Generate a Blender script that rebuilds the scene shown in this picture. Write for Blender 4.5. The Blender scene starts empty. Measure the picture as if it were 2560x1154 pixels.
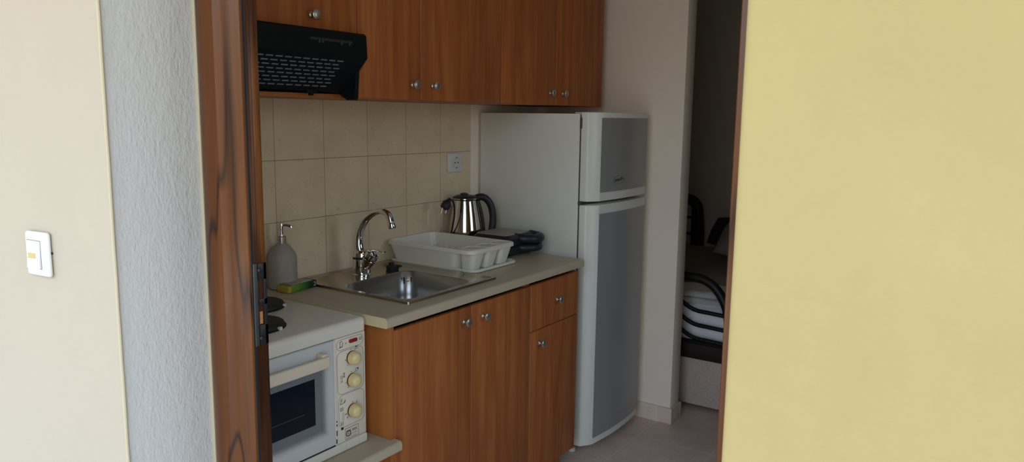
import bpy, bmesh, math, random
from mathutils import Vector, Matrix
random.seed(4)
scene = bpy.context.scene
COL = scene.collection
PI = math.pi
sin, cos = math.sin, math.cos

# ------------------------------------------------------------------ materials
def nodes_of(name):
    m = bpy.data.materials.new(name)
    m.use_nodes = True
    nt = m.node_tree
    b = nt.nodes['Principled BSDF']
    return m, nt, b

def N(nt, kind, **kw):
    n = nt.nodes.new(kind)
    for k, v in kw.items():
        setattr(n, k, v)
    return n

def math_node(nt, op, a, b=None, c=None):
    n = N(nt, 'ShaderNodeMath', operation=op)
    for i, v in enumerate((a, b, c)):
        if v is None:
            continue
        if isinstance(v, (int, float)):
            n.inputs[i].default_value = v
        else:
            nt.links.new(v, n.inputs[i])
    return n.outputs[0]

def mix_col(nt, fac, a, b):
    n = N(nt, 'ShaderNodeMix', data_type='RGBA')
    if isinstance(fac, (int, float)):
        n.inputs[0].default_value = fac
    else:
        nt.links.new(fac, n.inputs[0])
    for i, v in ((6, a), (7, b)):
        if isinstance(v, (tuple, list)):
            n.inputs[i].default_value = (*v[:3], 1)
        else:
            nt.links.new(v, n.inputs[i])
    return n.outputs[2]

def noise(nt, vec, scale, detail=3, rough=.5, dist=0.0):
    n = N(nt, 'ShaderNodeTexNoise')
    n.inputs['Scale'].default_value = scale
    n.inputs['Detail'].default_value = detail
    n.inputs['Roughness'].default_value = rough
    n.inputs['Distortion'].default_value = dist
    if vec is not None:
        nt.links.new(vec, n.inputs['Vector'])
    return n.outputs['Fac']

def position(nt, scale=(1, 1, 1), rnd=True):
    g = N(nt, 'ShaderNodeNewGeometry')
    out = g.outputs['Position']
    if rnd:
        oi = N(nt, 'ShaderNodeObjectInfo')
        a = N(nt, 'ShaderNodeVectorMath', operation='MULTIPLY_ADD')
        nt.links.new(oi.outputs['Random'], a.inputs[0])
        a.inputs[1].default_value = (17.3, 11.1, 7.7)
        nt.links.new(out, a.inputs[2])
        out = a.outputs[0]
    m = N(nt, 'ShaderNodeVectorMath', operation='MULTIPLY')
    nt.links.new(out, m.inputs[0])
    m.inputs[1].default_value = scale
    return m.outputs[0]

def bump(nt, b, h, strength, dist=.002):
    n = N(nt, 'ShaderNodeBump')
    n.inputs['Strength'].default_value = strength
    n.inputs['Distance'].default_value = dist
    nt.links.new(h, n.inputs['Height'])
    nt.links.new(n.outputs[0], b.inputs['Normal'])

def ramp(nt, fac, stops):
    n = N(nt, 'ShaderNodeValToRGB')
    el = n.color_ramp.elements
    while len(el) < len(stops):
        el.new(.5)
    for e, (p, c) in zip(el, stops):
        e.position = p
        e.color = (*c, 1)
    nt.links.new(fac, n.inputs[0])
    return n.outputs[0]

def plain(name, col, rough=.5, metal=0.0, coat=0.0, var=.06, vscale=8.0, bscale=0, bstr=.1, bdist=.001, spec=.5, trans=0, emit=None):
    m, nt, b = nodes_of(name)
    b.inputs['Roughness'].default_value = rough
    b.inputs['Metallic'].default_value = metal
    b.inputs['Coat Weight'].default_value = coat
    b.inputs['Coat Roughness'].default_value = .08
    b.inputs['Specular IOR Level'].default_value = spec
    b.inputs['Transmission Weight'].default_value = trans
    p = position(nt, rnd=False)
    f = noise(nt, p, vscale, 3)
    lo = tuple(max(0, c * (1 - var)) for c in col)
    hi = tuple(min(1, c * (1 + var)) for c in col)
    nt.links.new(mix_col(nt, f, lo, hi), b.inputs['Base Color'])
    if bscale:
        bump(nt, b, noise(nt, p, bscale, 4), bstr, bdist)
    return m

def wood(name, dark, mid, light, line, rough=.32, coat=.3, freq=7.0, linew=.12, stretch=.22, linemix=.5, scale=5.0, spec=.5):
    m, nt, b = nodes_of(name)
    b.inputs['Roughness'].default_value = rough
    b.inputs['Coat Weight'].default_value = coat
    b.inputs['Coat Roughness'].default_value = .15
    b.inputs['Specular IOR Level'].default_value = spec
    p = position(nt, (scale, scale, scale * stretch))
    big = noise(nt, p, 1.0, 2, .45, .3)
    v = math_node(nt, 'FRACT', math_node(nt, 'MULTIPLY', big, freq))
    tri = math_node(nt, 'ABSOLUTE', math_node(nt, 'SUBTRACT', v, .5))      # 0 at contour line
    p2 = position(nt, (1, 1, .035))
    fine = noise(nt, p2, 95, 3, .6)
    p3 = position(nt, (1, 1, .08))
    mid_n = noise(nt, p3, 22, 3, .6)
    base = ramp(nt, math_node(nt, 'ADD', math_node(nt, 'MULTIPLY', mid_n, .75), math_node(nt, 'MULTIPLY', fine, .25)),
                [(.3, dark), (.5, mid), (.7, light)])
    lf = N(nt, 'ShaderNodeMapRange')
    nt.links.new(tri, lf.inputs[0])
    lf.inputs[1].default_value = 0
    lf.inputs[2].default_value = linew
    lf.inputs[3].default_value = linemix
    lf.inputs[4].default_value = 0
    col = mix_col(nt, lf.outputs[0], base, line)
    nt.links.new(col, b.inputs['Base Color'])
    bump(nt, b, fine, .05, .0005)
    return m

def grid_lines(nt, axes, orig, size, width):
    """1 on grout lines of a world-space grid"""
    g = N(nt, 'ShaderNodeNewGeometry')
    s = N(nt, 'ShaderNodeSeparateXYZ')
    nt.links.new(g.outputs['Position'], s.inputs[0])
    out = None
    for a, o, sz in zip(axes, orig, size):
        v = math_node(nt, 'FRACT', math_node(nt, 'ADD', math_node(nt, 'DIVIDE', math_node(nt, 'SUBTRACT', s.outputs[a], o), sz), 100.5))
        d = math_node(nt, 'MULTIPLY', math_node(nt, 'ABSOLUTE', math_node(nt, 'SUBTRACT', v, .5)), sz)
        l = math_node(nt, 'LESS_THAN', d, width / 2)
        out = l if out is None else math_node(nt, 'MAXIMUM', out, l)
    return out

def tiles(name, axes, orig, size, width, c1, c2, vein, grout, rough, veins=True):
    m, nt, b = nodes_of(name)
    b.inputs['Roughness'].default_value = rough
    p = position(nt, rnd=False)
    f = noise(nt, p, 7, 5, .6)
    col = mix_col(nt, ramp(nt, f, [(.35, (0, 0, 0)), (.65, (1, 1, 1))]), c1, c2)
    if veins:
        n1 = noise(nt, p, 24, 4, .6, .8)
        t = math_node(nt, 'ABSOLUTE', math_node(nt, 'SUBTRACT', n1, .5))
        gate = math_node(nt, 'GREATER_THAN', noise(nt, p, 30, 2), .54)
        vm = math_node(nt, 'MULTIPLY', math_node(nt, 'LESS_THAN', t, .006), math_node(nt, 'MULTIPLY', gate, .34))
        col = mix_col(nt, vm, col, vein)
    else:
        sp = noise(nt, p, 90, 2)
        col = mix_col(nt, math_node(nt, 'MULTIPLY', math_node(nt, 'GREATER_THAN', sp, .62), .3), col, vein)
    g = grid_lines(nt, axes, orig, size, width)
    col = mix_col(nt, g, col, grout)
    nt.links.new(col, b.inputs['Base Color'])
    bump(nt, b, math_node(nt, 'SUBTRACT', 1, g), .4, .001)
    return m

def plaster(name, col, bscale, bstr, var=.05, vertical=1.0, bdist=.003, rough=.85):
    m, nt, b = nodes_of(name)
    b.inputs['Roughness'].default_value = rough
    b.inputs['Specular IOR Level'].default_value = .25
    p = position(nt, (1, 1, vertical), rnd=False)
    f = noise(nt, p, 5, 4, .6)
    lo = tuple(c * (1 - var) for c in col)
    hi = tuple(min(1, c * (1 + var)) for c in col)
    nt.links.new(mix_col(nt, f, lo, hi), b.inputs['Base Color'])
    h = math_node(nt, 'ADD', noise(nt, p, bscale, 4, .55), math_node(nt, 'MULTIPLY', noise(nt, p, bscale * .35, 2), .8))
    bump(nt, b, h, bstr, bdist)
    return m

M = {}
M['cream'] = plaster('cream_render', (.435, .37, .285), 60, .25, .04)
M['yellow'] = plaster('yellow_render', (.405, .315, .138), 38, .65, .10)
M['greywhite'] = plaster('grey_white_roller_paint', (.49, .485, .475), 210, .8, .02, .45, .0025)
M['caulk'] = plain('cream_paint_edge', (.47, .40, .27), .6)
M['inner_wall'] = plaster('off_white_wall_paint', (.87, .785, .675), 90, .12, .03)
M['dull_wall'] = plaster('bounce_cutting_wall_paint', (.26, .24, .21), 90, .12, .03)  # unseen room walls darkened to cut bounce light on the partition end
M['ceiling'] = plaster('white_ceiling_paint', (.78, .77, .74), 80, .1, .02)
M['wood'] = wood('cherry_laminate', (.27, .072, .019), (.37, .113, .030), (.455, .163, .043), (.23, .058, .016), .5, .0, 6, .2, .055, .45, 7.0, .3)
M['woodside'] = wood('cherry_laminate_side', (.34, .112, .026), (.38, .13, .031), (.42, .15, .038), (.31, .10, .024), .5, .0, 3, .1, .16, .3, 5, .3)
M['framewood'] = wood('varnished_door_wood', (.070, .021, .0055), (.100, .032, .008), (.138, .047, .0115), (.010, .003, .003), .18, .12, 7, .11, .12, .85, 9, .2)
M['framedark'] = wood('striped_door_wood', (.024, .007, .002), (.06, .018, .0045), (.27, .095, .018), (.012, .004, .002), .4, .1, 6, .2, .004, .8, 60, .3)
M['gap'] = plain('dark_rubber_seal', (.006, .006, .007), .7)
M['iron'] = plain('dark_strike_steel', (.05, .052, .056), .42, .85, var=.3, vscale=60)
M['ironlip'] = plain('grey_strike_lip', (.07, .07, .073), .5, .6, var=.2, vscale=60)
M['tile'] = tiles('beige_wall_tile', (0, 2), (.0118, 1.0866), (.2097, .2026), .0022, (.66, .545, .375), (.74, .62, .445), (.24, .14, .07), (.30, .23, .14), .32)
M['floor'] = tiles('beige_floor_tile', (0, 1), (1.4801, -.6615), (.345, .345), .004, (.60, .46, .385), (.72, .57, .48), (.36, .25, .20), (.74, .65, .56), .4, False)
M['base'] = tiles('beige_skirting_tile', (1,), (-.6615,), (.345,), .004, (.70, .57, .49), (.80, .66, .57), (.40, .27, .21), (.84, .77, .68), .4, True)
M['terrace'] = tiles('terrace_tile', (0, 1), (0, 0), (.33, .33), .005, (.55, .48, .40), (.62, .55, .46), (.4, .34, .28), (.5, .48, .44), .6, False)
M['counter'] = plain('beige_worktop_laminate', (.49, .415, .30), .42, var=.05, vscale=180)
M['counter_edge'] = plain('cream_worktop_edge', (.66, .56, .34), .5)
M['steel'] = plain('brushed_steel', (.42, .41, .39), .30, 1.0, var=.08, vscale=40)
M['steelrim'] = plain('sink_rim_steel', (.50, .45, .38), .22, 1.0, var=.06, vscale=40)
M['chrome'] = plain('chrome', (.75, .75, .74), .06, 1.0, var=.01)
M['nickel'] = plain('satin_nickel', (.50, .48, .44), .32, .9, var=.05)
M['kettlesteel'] = plain('polished_kettle_steel', (.62, .56, .50), .10, 1.0, var=.03)
M['black'] = plain('black_plastic', (.012, .013, .015), .38, var=.1)
M['navyblack'] = plain('blue_black_plastic', (.009, .012, .018), .45, var=.1)
M['rubber'] = plain('black_rubber', (.008, .010, .016), .55)
M['hood'] = plain('black_hood_plastic', (.0045, .006, .008), .6, spec=.15)
M['slot'] = plain('grey_filter_mesh', (.16, .18, .20), .5, .2, var=.5, vscale=25)
M['enamel'] = plain('white_enamel', (.74, .70, .62), .28, coat=.2, var=.02)
M['panelw'] = plain('cream_panel', (.74, .69, .58), .4, var=.02)
M['ovenglass'] = None
M['ovenhandle'] = plain('cream_handle_plastic', (.72, .63, .50), .45, var=.02)
M['knobcream'] = plain('yellowed_cream_knob', (.74, .60, .30), .3, coat=.2, var=.04, vscale=20)
M['darkred'] = plain('dark_red_plastic', (.16, .012, .014), .35)
M['red'] = plain('red_switch', (.30, .012, .012), .25, coat=.3)
M['ink'] = plain('black_print', (.02, .018, .015), .7)
M['greyink'] = plain('grey_print', (.17, .155, .13), .7)
M['hotplate'] = plain('cast_iron_hotplate', (.010, .010, .010), .6, var=.2, vscale=40)
M['fridge'] = plain('white_fridge_enamel', (.735, .745, .68), .36, var=.015, vscale=3)
M['fridgepanel'] = plain('silver_grey_fridge_panel', (.30, .30, .295), .30, .1, var=.03, vscale=4)
M['fridgetrim'] = plain('white_door_trim', (.70, .69, .65), .35, var=.02)
M['gasket'] = plain('grey_door_gasket', (.08, .08, .07), .7)
M['rack'] = plain('white_rack_plastic', (.74, .72, .63), .38, var=.02)
M['switch'] = plain('white_switch_plastic', (.66, .66, .66), .3, coat=.1, var=.01)
M['amber'] = plain('amber_lens', (.44, .36, .14), .3)
M['soap'] = plain('stone_grey_ceramic', (.34, .30, .265), .6, var=.12, vscale=60)
M['green'] = None
M['spongeyellow'] = plain('yellow_sponge', (.42, .30, .05), .85, var=.15, vscale=90)
M['film'] = plain('grey_foil_top', (.36, .34, .31), .4)
M['mattress'] = plain('white_sheet', (.86, .86, .90), .9, var=.02, bscale=18, bstr=.4, bdist=.004)
M['towel'] = plain('white_towel', (.86, .83, .80), .95, var=.04, bscale=160, bstr=.5)
M['fabric'] = plain('greige_woven_fabric', (.50, .41, .375), .95, var=.35, vscale=160, bscale=220, bstr=.5)
M['darkwood'] = plain('dark_bed_board', (.018, .012, .010), .6, spec=.2)
M['bedmetal'] = plain('black_bed_tube', (.010, .009, .009), .45, spec=.3)
M['paleprint'] = plain('pale_print', (.62, .55, .5), .6)
M['greendot'] = plain('green_print', (.02, .16, .06), .5)
M['palescuff'] = plain('pale_scuff', (.92, .84, .70), .5)
M['alu'] = plain('white_window_frame', (.75, .75, .75), .4)

def oven_glass():
    m, nt, b = nodes_of('oven_door_glass')
    b.inputs['Roughness'].default_value = .12
    b.inputs['Specular IOR Level'].default_value = .25
    g = N(nt, 'ShaderNodeTexCoord')
    s = N(nt, 'ShaderNodeSeparateXYZ')
    nt.links.new(g.outputs['Object'], s.inputs[0])
    # printed halftone border: dark window in the middle, dots fading to white enamel
    cx, cz, hx, hz = GL
    dx = math_node(nt, 'SUBTRACT', math_node(nt, 'ABSOLUTE', math_node(nt, 'SUBTRACT', s.outputs[0], cx)), hx)
    dz = math_node(nt, 'SUBTRACT', math_node(nt, 'ABSOLUTE', math_node(nt, 'SUBTRACT', s.outputs[2], cz)), hz)
    d = math_node(nt, 'MAXIMUM', dx, dz)
    inside = math_node(nt, 'LESS_THAN', d, 0)
    mr = N(nt, 'ShaderNodeMapRange')
    nt.links.new(d, mr.inputs[0])
    mr.inputs[1].default_value = 0.0
    mr.inputs[2].default_value = .058
    mr.inputs[3].default_value = 1.1
    mr.inputs[4].default_value = -.05
    # halftone dots, 2.4 mm pitch
    dots = None
    for o in (s.outputs[0], s.outputs[2]):
        w = math_node(nt, 'SINE', math_node(nt, 'MULTIPLY', o, 2 * PI / .0024))
        dots = w if dots is None else math_node(nt, 'MULTIPLY', dots, w)
    dn = math_node(nt, 'ADD', math_node(nt, 'MULTIPLY', dots, .25), mr.outputs[0])
    half = math_node(nt, 'MULTIPLY', math_node(nt, 'GREATER_THAN', dn, .40), .85)
    col = mix_col(nt, half, (.60, .62, .62), (.10, .12, .14))
    col = mix_col(nt, inside, col, (.005, .009, .018))
    nt.links.new(col, b.inputs['Base Color'])
    return m

def green_pack():
    m, nt, b = nodes_of('green_sponge_pack_print')
    b.inputs['Roughness'].default_value = .35
    g = N(nt, 'ShaderNodeTexCoord')
    s = N(nt, 'ShaderNodeSeparateXYZ')
    nt.links.new(g.outputs['Object'], s.inputs[0])
    mr = N(nt, 'ShaderNodeMapRange')
    nt.links.new(s.outputs[0], mr.inputs[0])
    mr.inputs[1].default_value = -.06
    mr.inputs[2].default_value = .065
    col = ramp(nt, mr.outputs[0], [(.0, (.20, .24, .02)), (.3, (.11, .23, .02)), (.55, (.03, .13, .02)), (.72, (.006, .03, .015)), (.9, (.012, .008, .008))])
    nt.links.new(col, b.inputs['Base Color'])
    return m
M['green'] = green_pack()

# ------------------------------------------------------------------ mesh helpers
def new():
    return bmesh.new()

def box(bm, a, b, bev=0.0, seg=2, only=None):
    x0, y0, z0 = [min(p) for p in zip(a, b)]
    x1, y1, z1 = [max(p) for p in zip(a, b)]
    vs = [bm.verts.new(p) for p in ((x0, y0, z0), (x1, y0, z0), (x1, y1, z0), (x0, y1, z0), (x0, y0, z1), (x1, y0, z1), (x1, y1, z1), (x0, y1, z1))]
    fs = [bm.faces.new([vs[i] for i in f]) for f in ((3, 2, 1, 0), (4, 5, 6, 7), (0, 1, 5, 4), (1, 2, 6, 5), (2, 3, 7, 6), (3, 0, 4, 7))]
    if bev:
        es = list({e for f in fs for e in f.edges})
        if only:
            es = [e for e in es if only(e.verts[0].co, e.verts[1].co)]
        bmesh.ops.bevel(bm, geom=es, offset=bev, segments=seg, affect='EDGES', profile=.5)
    return bm

def prism(bm, poly, d0, d1, axis='x', bev=0.0, seg=2):
    """extrude a 2D polygon along an axis; poly in the two other axes in order (x,y,z minus axis)"""
    def P(p, d):
        return {'x': (d, p[0], p[1]), 'y': (p[0], d, p[1]), 'z': (p[0], p[1], d)}[axis]
    A = [bm.verts.new(P(p, d0)) for p in poly]
    B = [bm.verts.new(P(p, d1)) for p in poly]
    n = len(poly)
    fs = [bm.faces.new(A), bm.faces.new(B[::-1])]
    for i in range(n):
        fs.append(bm.faces.new([A[i], B[i], B[(i + 1) % n], A[(i + 1) % n]]))
    bmesh.ops.recalc_face_normals(bm, faces=fs)
    if bev:
        es = list({e for f in fs[:2] for e in f.edges})
        bmesh.ops.bevel(bm, geom=es, offset=bev, segments=seg, affect='EDGES', profile=.5)
    return bm

def frame_for(d):
    d = Vector(d).normalized()
    u = Vector((0, 0, 1)) if abs(d.z) < .9 else Vector((1, 0, 0))
    r = d.cross(u).normalized()
    return r, r.cross(d).normalized()

def lathe(bm, prof, center=(0, 0, 0), axis=(0, 0, 1), seg=32, squash=(1, 1)):
    """prof: list of (radius, height along the axis)"""
    ax = Vector(axis).normalized()
    r, u = frame_for(ax)
    c = Vector(center)
    rings = []
    for rad, h in prof:
        if rad < 1e-6:
            rings.append([bm.verts.new(c + ax * h)])
        else:
            rings.append([bm.verts.new(c + ax * h + r * rad * squash[0] * cos(2 * PI * k / seg) + u * rad * squash[1] * sin(2 * PI * k / seg)) for k in range(seg)])
    fs = []
    for A, B in zip(rings, rings[1:]):
        for k in range(seg):
            a, b = A[k % len(A)], A[(k + 1) % len(A)]
            d, e = B[k % len(B)], B[(k + 1) % len(B)]
            q = []
            for v in (a, b, e, d):
                if v not in q:
                    q.append(v)
            if len(q) > 2:
                fs.append(bm.faces.new(q))
    for R in (rings[0], rings[-1]):
        if len(R) > 2:
            fs.append(bm.faces.new(R))
    bmesh.ops.recalc_face_normals(bm, faces=fs)
    return bm

def spline(pts, n=8, closed=False):
    P = [Vector(p) for p in pts]
    out = []
    m = len(P)
    rng = range(m) if closed else range(m - 1)
    for i in rng:
        if closed:
            a, b, c, d = P[i - 1], P[i], P[(i + 1) % m], P[(i + 2) % m]
        else:
            a, b, c, d = P[max(i - 1, 0)], P[i], P[i + 1], P[min(i + 2, m - 1)]
        for k in range(n):
            t = k / n
            out.append(.5 * ((2 * b) + (c - a) * t + (2 * a - 5 * b + 4 * c - d) * t * t + (3 * b - a - 3 * c + d) * t ** 3))
    if not closed:
        out.append(P[-1].copy())
    return out

def tube(bm, pts, r, seg=12, closed=False, flat=1.0, caps=True):
    """sweep a circle (r may be a list) along pts"""
    P = [Vector(p) for p in pts]
    n = len(P)
    R = r if isinstance(r, (list, tuple)) else [r] * n
    rings = []
    up = None
    for i in range(n):
        if closed:
            d = (P[(i + 1) % n] - P[i - 1]).normalized()
        else:
            d = (P[min(i + 1, n - 1)] - P[max(i - 1, 0)]).normalized()
        if up is None:
            rr, up = frame_for(d)
        else:
            rr = d.cross(up)
            if rr.length < 1e-6:
                rr, up = frame_for(d)
            rr.normalize()
            up = rr.cross(d).normalized()
        rings.append([bm.verts.new(P[i] + rr * R[i] * cos(2 * PI * k / seg) + up * R[i] * flat * sin(2 * PI * k / seg)) for k in range(seg)])
    fs = []
    prs = list(zip(rings, rings[1:]))
    if closed:
        prs.append((rings[-1], rings[0]))
    for A, B in prs:
        for k in range(seg):
            fs.append(bm.faces.new((A[k], A[(k + 1) % seg], B[(k + 1) % seg], B[k])))
    if caps and not closed:
        fs.append(bm.faces.new(rings[0]))
        fs.append(bm.faces.new(rings[-1]))
    bmesh.ops.recalc_face_normals(bm, faces=fs)
    return bm

def rrect(x0, x1, y0, y1, r, n=6):
    """rounded rectangle outline, counter clockwise; r single or 4 radii (x1y0, x1y1, x0y1, x0y0)"""
    rs = r if isinstance(r, (list, tuple)) else [r] * 4
    out = []
    for (cx, cy, a0), q in zip(((x1, y0, -PI / 2), (x1, y1, 0), (x0, y1, PI / 2), (x0, y0, PI)), rs):
        sx = cx - q if cx == x1 else cx + q
        sy = cy + q if cy == y0 else cy - q
        for k in range(n + 1):
            a = a0 + PI / 2 * k / n
            out.append((sx + q * cos(a), sy + q * sin(a)))
    return out

def loft(bm, loops, cap0=True, cap1=True):
    L = [[bm.verts.new(p) for p in lp] for lp in loops]
    fs = []
    for A, B in zip(L, L[1:]):
        n = len(A)
        for k in range(n):
            fs.append(bm.faces.new((A[k], A[(k + 1) % n], B[(k + 1) % n], B[k])))
    if cap0:
        fs.append(bm.faces.new(L[0][::-1]))
    if cap1:
        fs.append(bm.faces.new(L[-1]))
    bmesh.ops.recalc_face_normals(bm, faces=fs)
    return bm

def strokes(bm, lines, y, r=.0006, closed=False):
    for ln in lines:
        tube(bm, [(p[0], y, p[1]) for p in ln], r, 6, closed)
    return bm

# ------------------------------------------------------------------ object helpers
def world_offset(o):
    v = Vector((0, 0, 0))
    while o is not None:
        v += o.location
        o = o.parent
    return v

def obj(name, bm, m, parent=None, smooth=True, angle=35, local=False, label=None):
    me = bpy.data.meshes.new(name)
    if parent is not None and not local:
        off = world_offset(parent)
        bmesh.ops.translate(bm, verts=bm.verts, vec=-off)
    bm.to_mesh(me)
    bm.free()
    if smooth:
        for p in me.polygons:
            p.use_smooth = True
        me.set_sharp_from_angle(angle=math.radians(angle))
    me.materials.append(M[m] if isinstance(m, str) else m)
    o = bpy.data.objects.new(name, me)
    COL.objects.link(o)
    if parent is not None:
        o.parent = parent
    if label:
        o['label'] = label
    return o

def thing(name, label, cat, loc, rotz=0.0, group=None):
    o = bpy.data.objects.new(name, None)
    COL.objects.link(o)
    o.location = loc
    o.rotation_euler = (0, 0, rotz)
    o.empty_display_size = .05
    o['label'] = label
    o['category'] = cat
    if group:
        o['group'] = group
    return o

def tag(o, label, cat, group=None):
    o['label'] = label
    o['category'] = cat
    if group:
        o['group'] = group
    return o

def recenter(o):
    """put a top-level mesh's origin at the middle of its base"""
    me = o.data
    xs = [v.co for v in me.vertices]
    c = Vector(((min(v.x for v in xs) + max(v.x for v in xs)) / 2, (min(v.y for v in xs) + max(v.y for v in xs)) / 2, min(v.z for v in xs)))
    me.transform(Matrix.Translation(-c))
    o.location = o.location + c
    return o

def struct(name, bm, m, label=None, parent=None, **kw):
    o = obj(name, bm, m, parent, **kw)
    if parent is None:
        o['kind'] = 'structure'
        if label:
            o['label'] = label
    return o

def text(name, body, size, loc, m, parent, squeeze=1.0, align='CENTER'):
    cu = bpy.data.curves.new(name, 'FONT')
    cu.body = body
    cu.size = size
    cu.extrude = .0002
    cu.align_x = align
    cu.align_y = 'CENTER'
    cu.materials.append(M[m])
    tmp = bpy.data.objects.new(name, cu)
    COL.objects.link(tmp)
    dg = bpy.context.evaluated_depsgraph_get()
    me = bpy.data.meshes.new_from_object(tmp.evaluated_get(dg))
    bpy.data.objects.remove(tmp)
    if not me.materials:
        me.materials.append(M[m])
    o = bpy.data.objects.new(name, me)
    COL.objects.link(o)
    o.parent = parent
    o.location = Vector(loc) - world_offset(parent)
    o.rotation_euler = (PI / 2, 0, 0)
    o.scale = (squeeze, 1, 1)
    return o

# ------------------------------------------------------------------ constants measured from the photograph
H = .8816                      # worktop height
XL, XR = -.0945, 1.0333
XO, XF = -.90, -.714           # outer face of the entrance wall, outer face of the door frame
XI = -.65                      # inner face of the entrance wall
JL, JR = -.712, -1.809         # left and right jambs of the opening
FL, FR = -.836, -1.742         # clear opening between the door frame posts
XW, XW2, YW = 1.691, 1.794, -.7265
ROOM_Y = -3.1
CEIL = 2.55

# ------------------------------------------------------------------ setting
bm = new(); box(bm, (XI - .3, ROOM_Y - .2, -.12), (4.4, 2.2, 0)); struct('floor', bm, 'floor', 'beige ceramic tile floor')
bm = new(); box(bm, (-7, -7, -.14), (XI - .3, 5, -.02)); struct('floor_terrace', bm, 'terrace', 'terrace tiles outside the doorway')
bm = new(); box(bm, (XI - .25, ROOM_Y - .2, CEIL), (4.5, 2.2, CEIL + .1)); struct('ceiling', bm, 'ceiling', 'white ceiling')

bm = new(); box(bm, (XI, 0.0, 0), (XW2, .15, CEIL)); struct('wall_back', bm, 'inner_wall', 'painted wall behind the kitchen units')
bm = new(); box(bm, (XI, -.008, .50), (1.0562, 0, 1.4892)); bs = struct('wall_tiles', bm, 'tile', 'beige veined tile splashback behind the worktop')
bm = new()
tube(bm, spline([(.019, -.0082, 1.166), (.060, -.0082, 1.150), (.099, -.0082, 1.112), (.148, -.0082, 1.045), (.173, -.0082, .979), (.176, -.0082, .94)], 6), .0017, 6, flat=.3)
obj('scuff_mark', bm, 'palescuff', bs, label='pale curved scuff on the tiles')
bm = new()
tube(bm, [(.773, -.0082, 1.055), (.772, -.0082, 1.02), (.773, -.0082, .994)], .0014, 6, flat=.4)
obj('scuff_mark', bm, 'palescuff', bs, label='pale vertical scuff on the tiles')

# partition with its free end by the bedroom doorway
bm = new(); box(bm, (XW, YW, 0), (XW2, 0.15, CEIL), .004, 2, lambda a, b: abs(a.z - b.z) > 1); struct('wall_partition', bm, 'inner_wall', 'off-white partition beside the fridge')
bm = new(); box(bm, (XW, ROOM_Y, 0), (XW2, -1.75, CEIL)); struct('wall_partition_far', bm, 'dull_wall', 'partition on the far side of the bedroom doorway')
bm = new(); box(bm, (XW, -1.75, 2.1), (XW2, YW, CEIL)); struct('wall_lintel', bm, 'inner_wall', 'wall above the bedroom doorway')
bm = new()
prism(bm, [(XW - .011, 0), (XW - .011, YW - .011), (XW2 + .008, YW - .011), (XW2 + .008, YW), (XW, YW), (XW, 0)], 0, .0775, 'z', .0015)
struct('baseboard_partition', bm, 'base', 'beige tile skirting around the partition end')

# room and bedroom outer walls
bm = new()
WX0, WX1, WZ0, WZ1 = .20, 1.10, .95, 2.25
for a, b in (((XI, ROOM_Y - .2, 0), (WX0, ROOM_Y, CEIL)), ((WX1, ROOM_Y - .2, 0), (4.4, ROOM_Y, CEIL)), ((WX0, ROOM_Y - .2, WZ1), (WX1, ROOM_Y, CEIL)), ((WX0, ROOM_Y - .2, 0), (WX1, ROOM_Y, WZ0))):
    box(bm, a, b)
struct('wall_garden', bm, 'dull_wall', 'side wall with a window, out of the frame')
bm = new()
for a, b in (((WX0, ROOM_Y - .12, WZ0), (WX0 + .05, ROOM_Y - .06, WZ1)), ((WX1 - .05, ROOM_Y - .12, WZ0), (WX1, ROOM_Y - .06, WZ1)), ((WX0, ROOM_Y - .12, WZ1 - .05), (WX1, ROOM_Y - .06, WZ1)), ((WX0, ROOM_Y - .12, WZ0), (WX1, ROOM_Y - .06, WZ0 + .05))):
    box(bm, a, b, .006)
struct('window_1', bm, 'alu', 'white frame of the side window, out of the frame')
bm = new(); box(bm, (1.15, -2.35, 0), (XW, -1.75, CEIL)); struct('wall_light_blocker', bm, 'dull_wall', 'unseen block added to keep window light off the partition end')  # added out of view to block side-window light from the partition end
bm = new(); box(bm, (4.3, ROOM_Y, 0), (4.45, 2.2, CEIL)); struct('wall_bedroom_back', bm, 'inner_wall', 'dim bedroom wall')
bm = new(); box(bm, (XW2, 2.0, 0), (4.3, 2.15, CEIL)); struct('wall_bedroom_side', bm, 'inner_wall', 'bedroom side wall')
bm = new(); box(bm, (XW2, .15, 0), (XW2 + .02, 2.0, CEIL)); struct('wall_bedroom_inner', bm, 'inner_wall', 'bedroom wall behind the kitchen')
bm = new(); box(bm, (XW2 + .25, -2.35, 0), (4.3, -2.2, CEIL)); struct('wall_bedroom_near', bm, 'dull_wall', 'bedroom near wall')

# entrance wall: grey-white reveal block, yellow right wall, cream left wall (slightly turned)
TH = math.radians(6.5)
bm = new(); box(bm, (XO + .004, JL, 0), (XI, .15, CEIL), .003, 2, lambda a, b: abs(a.z - b.z) > 1); struct('wall_reveal', bm, 'greywhite', 'grey-white textured plaster reveal left of the door frame')
bm = new(); box(bm, (XO, -4.2, -.02), (XI, JR, CEIL), .008, 3, lambda a, b: abs(a.z - b.z) > 1); struct('wall_right', bm, 'yellow', 'pale yellow rendered wall right of the doorway')
bm = new(); box(bm, (XO, JR, 2.2), (XI, JL, CEIL)); struct('wall_above_door', bm, 'yellow', 'wall above the doorway')
wl = None
bm = new()
# local frame: y along the wall away from the door, -x outwards
prism(bm, [(0, 0), (0, 2.6), (.12, 2.6), (.12, .3), (.006, .0)], -.02, CEIL, 'z')
for v in bm.verts:
    x, y = v.co.x, v.co.y
    v.co.x = XO + x * cos(TH) - y * sin(TH)
    v.co.y = JL + x * sin(TH) + y * cos(TH)
struct('wall_left', bm, 'cream', 'cream rendered wall with the light switch, left of the doorway')
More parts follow.
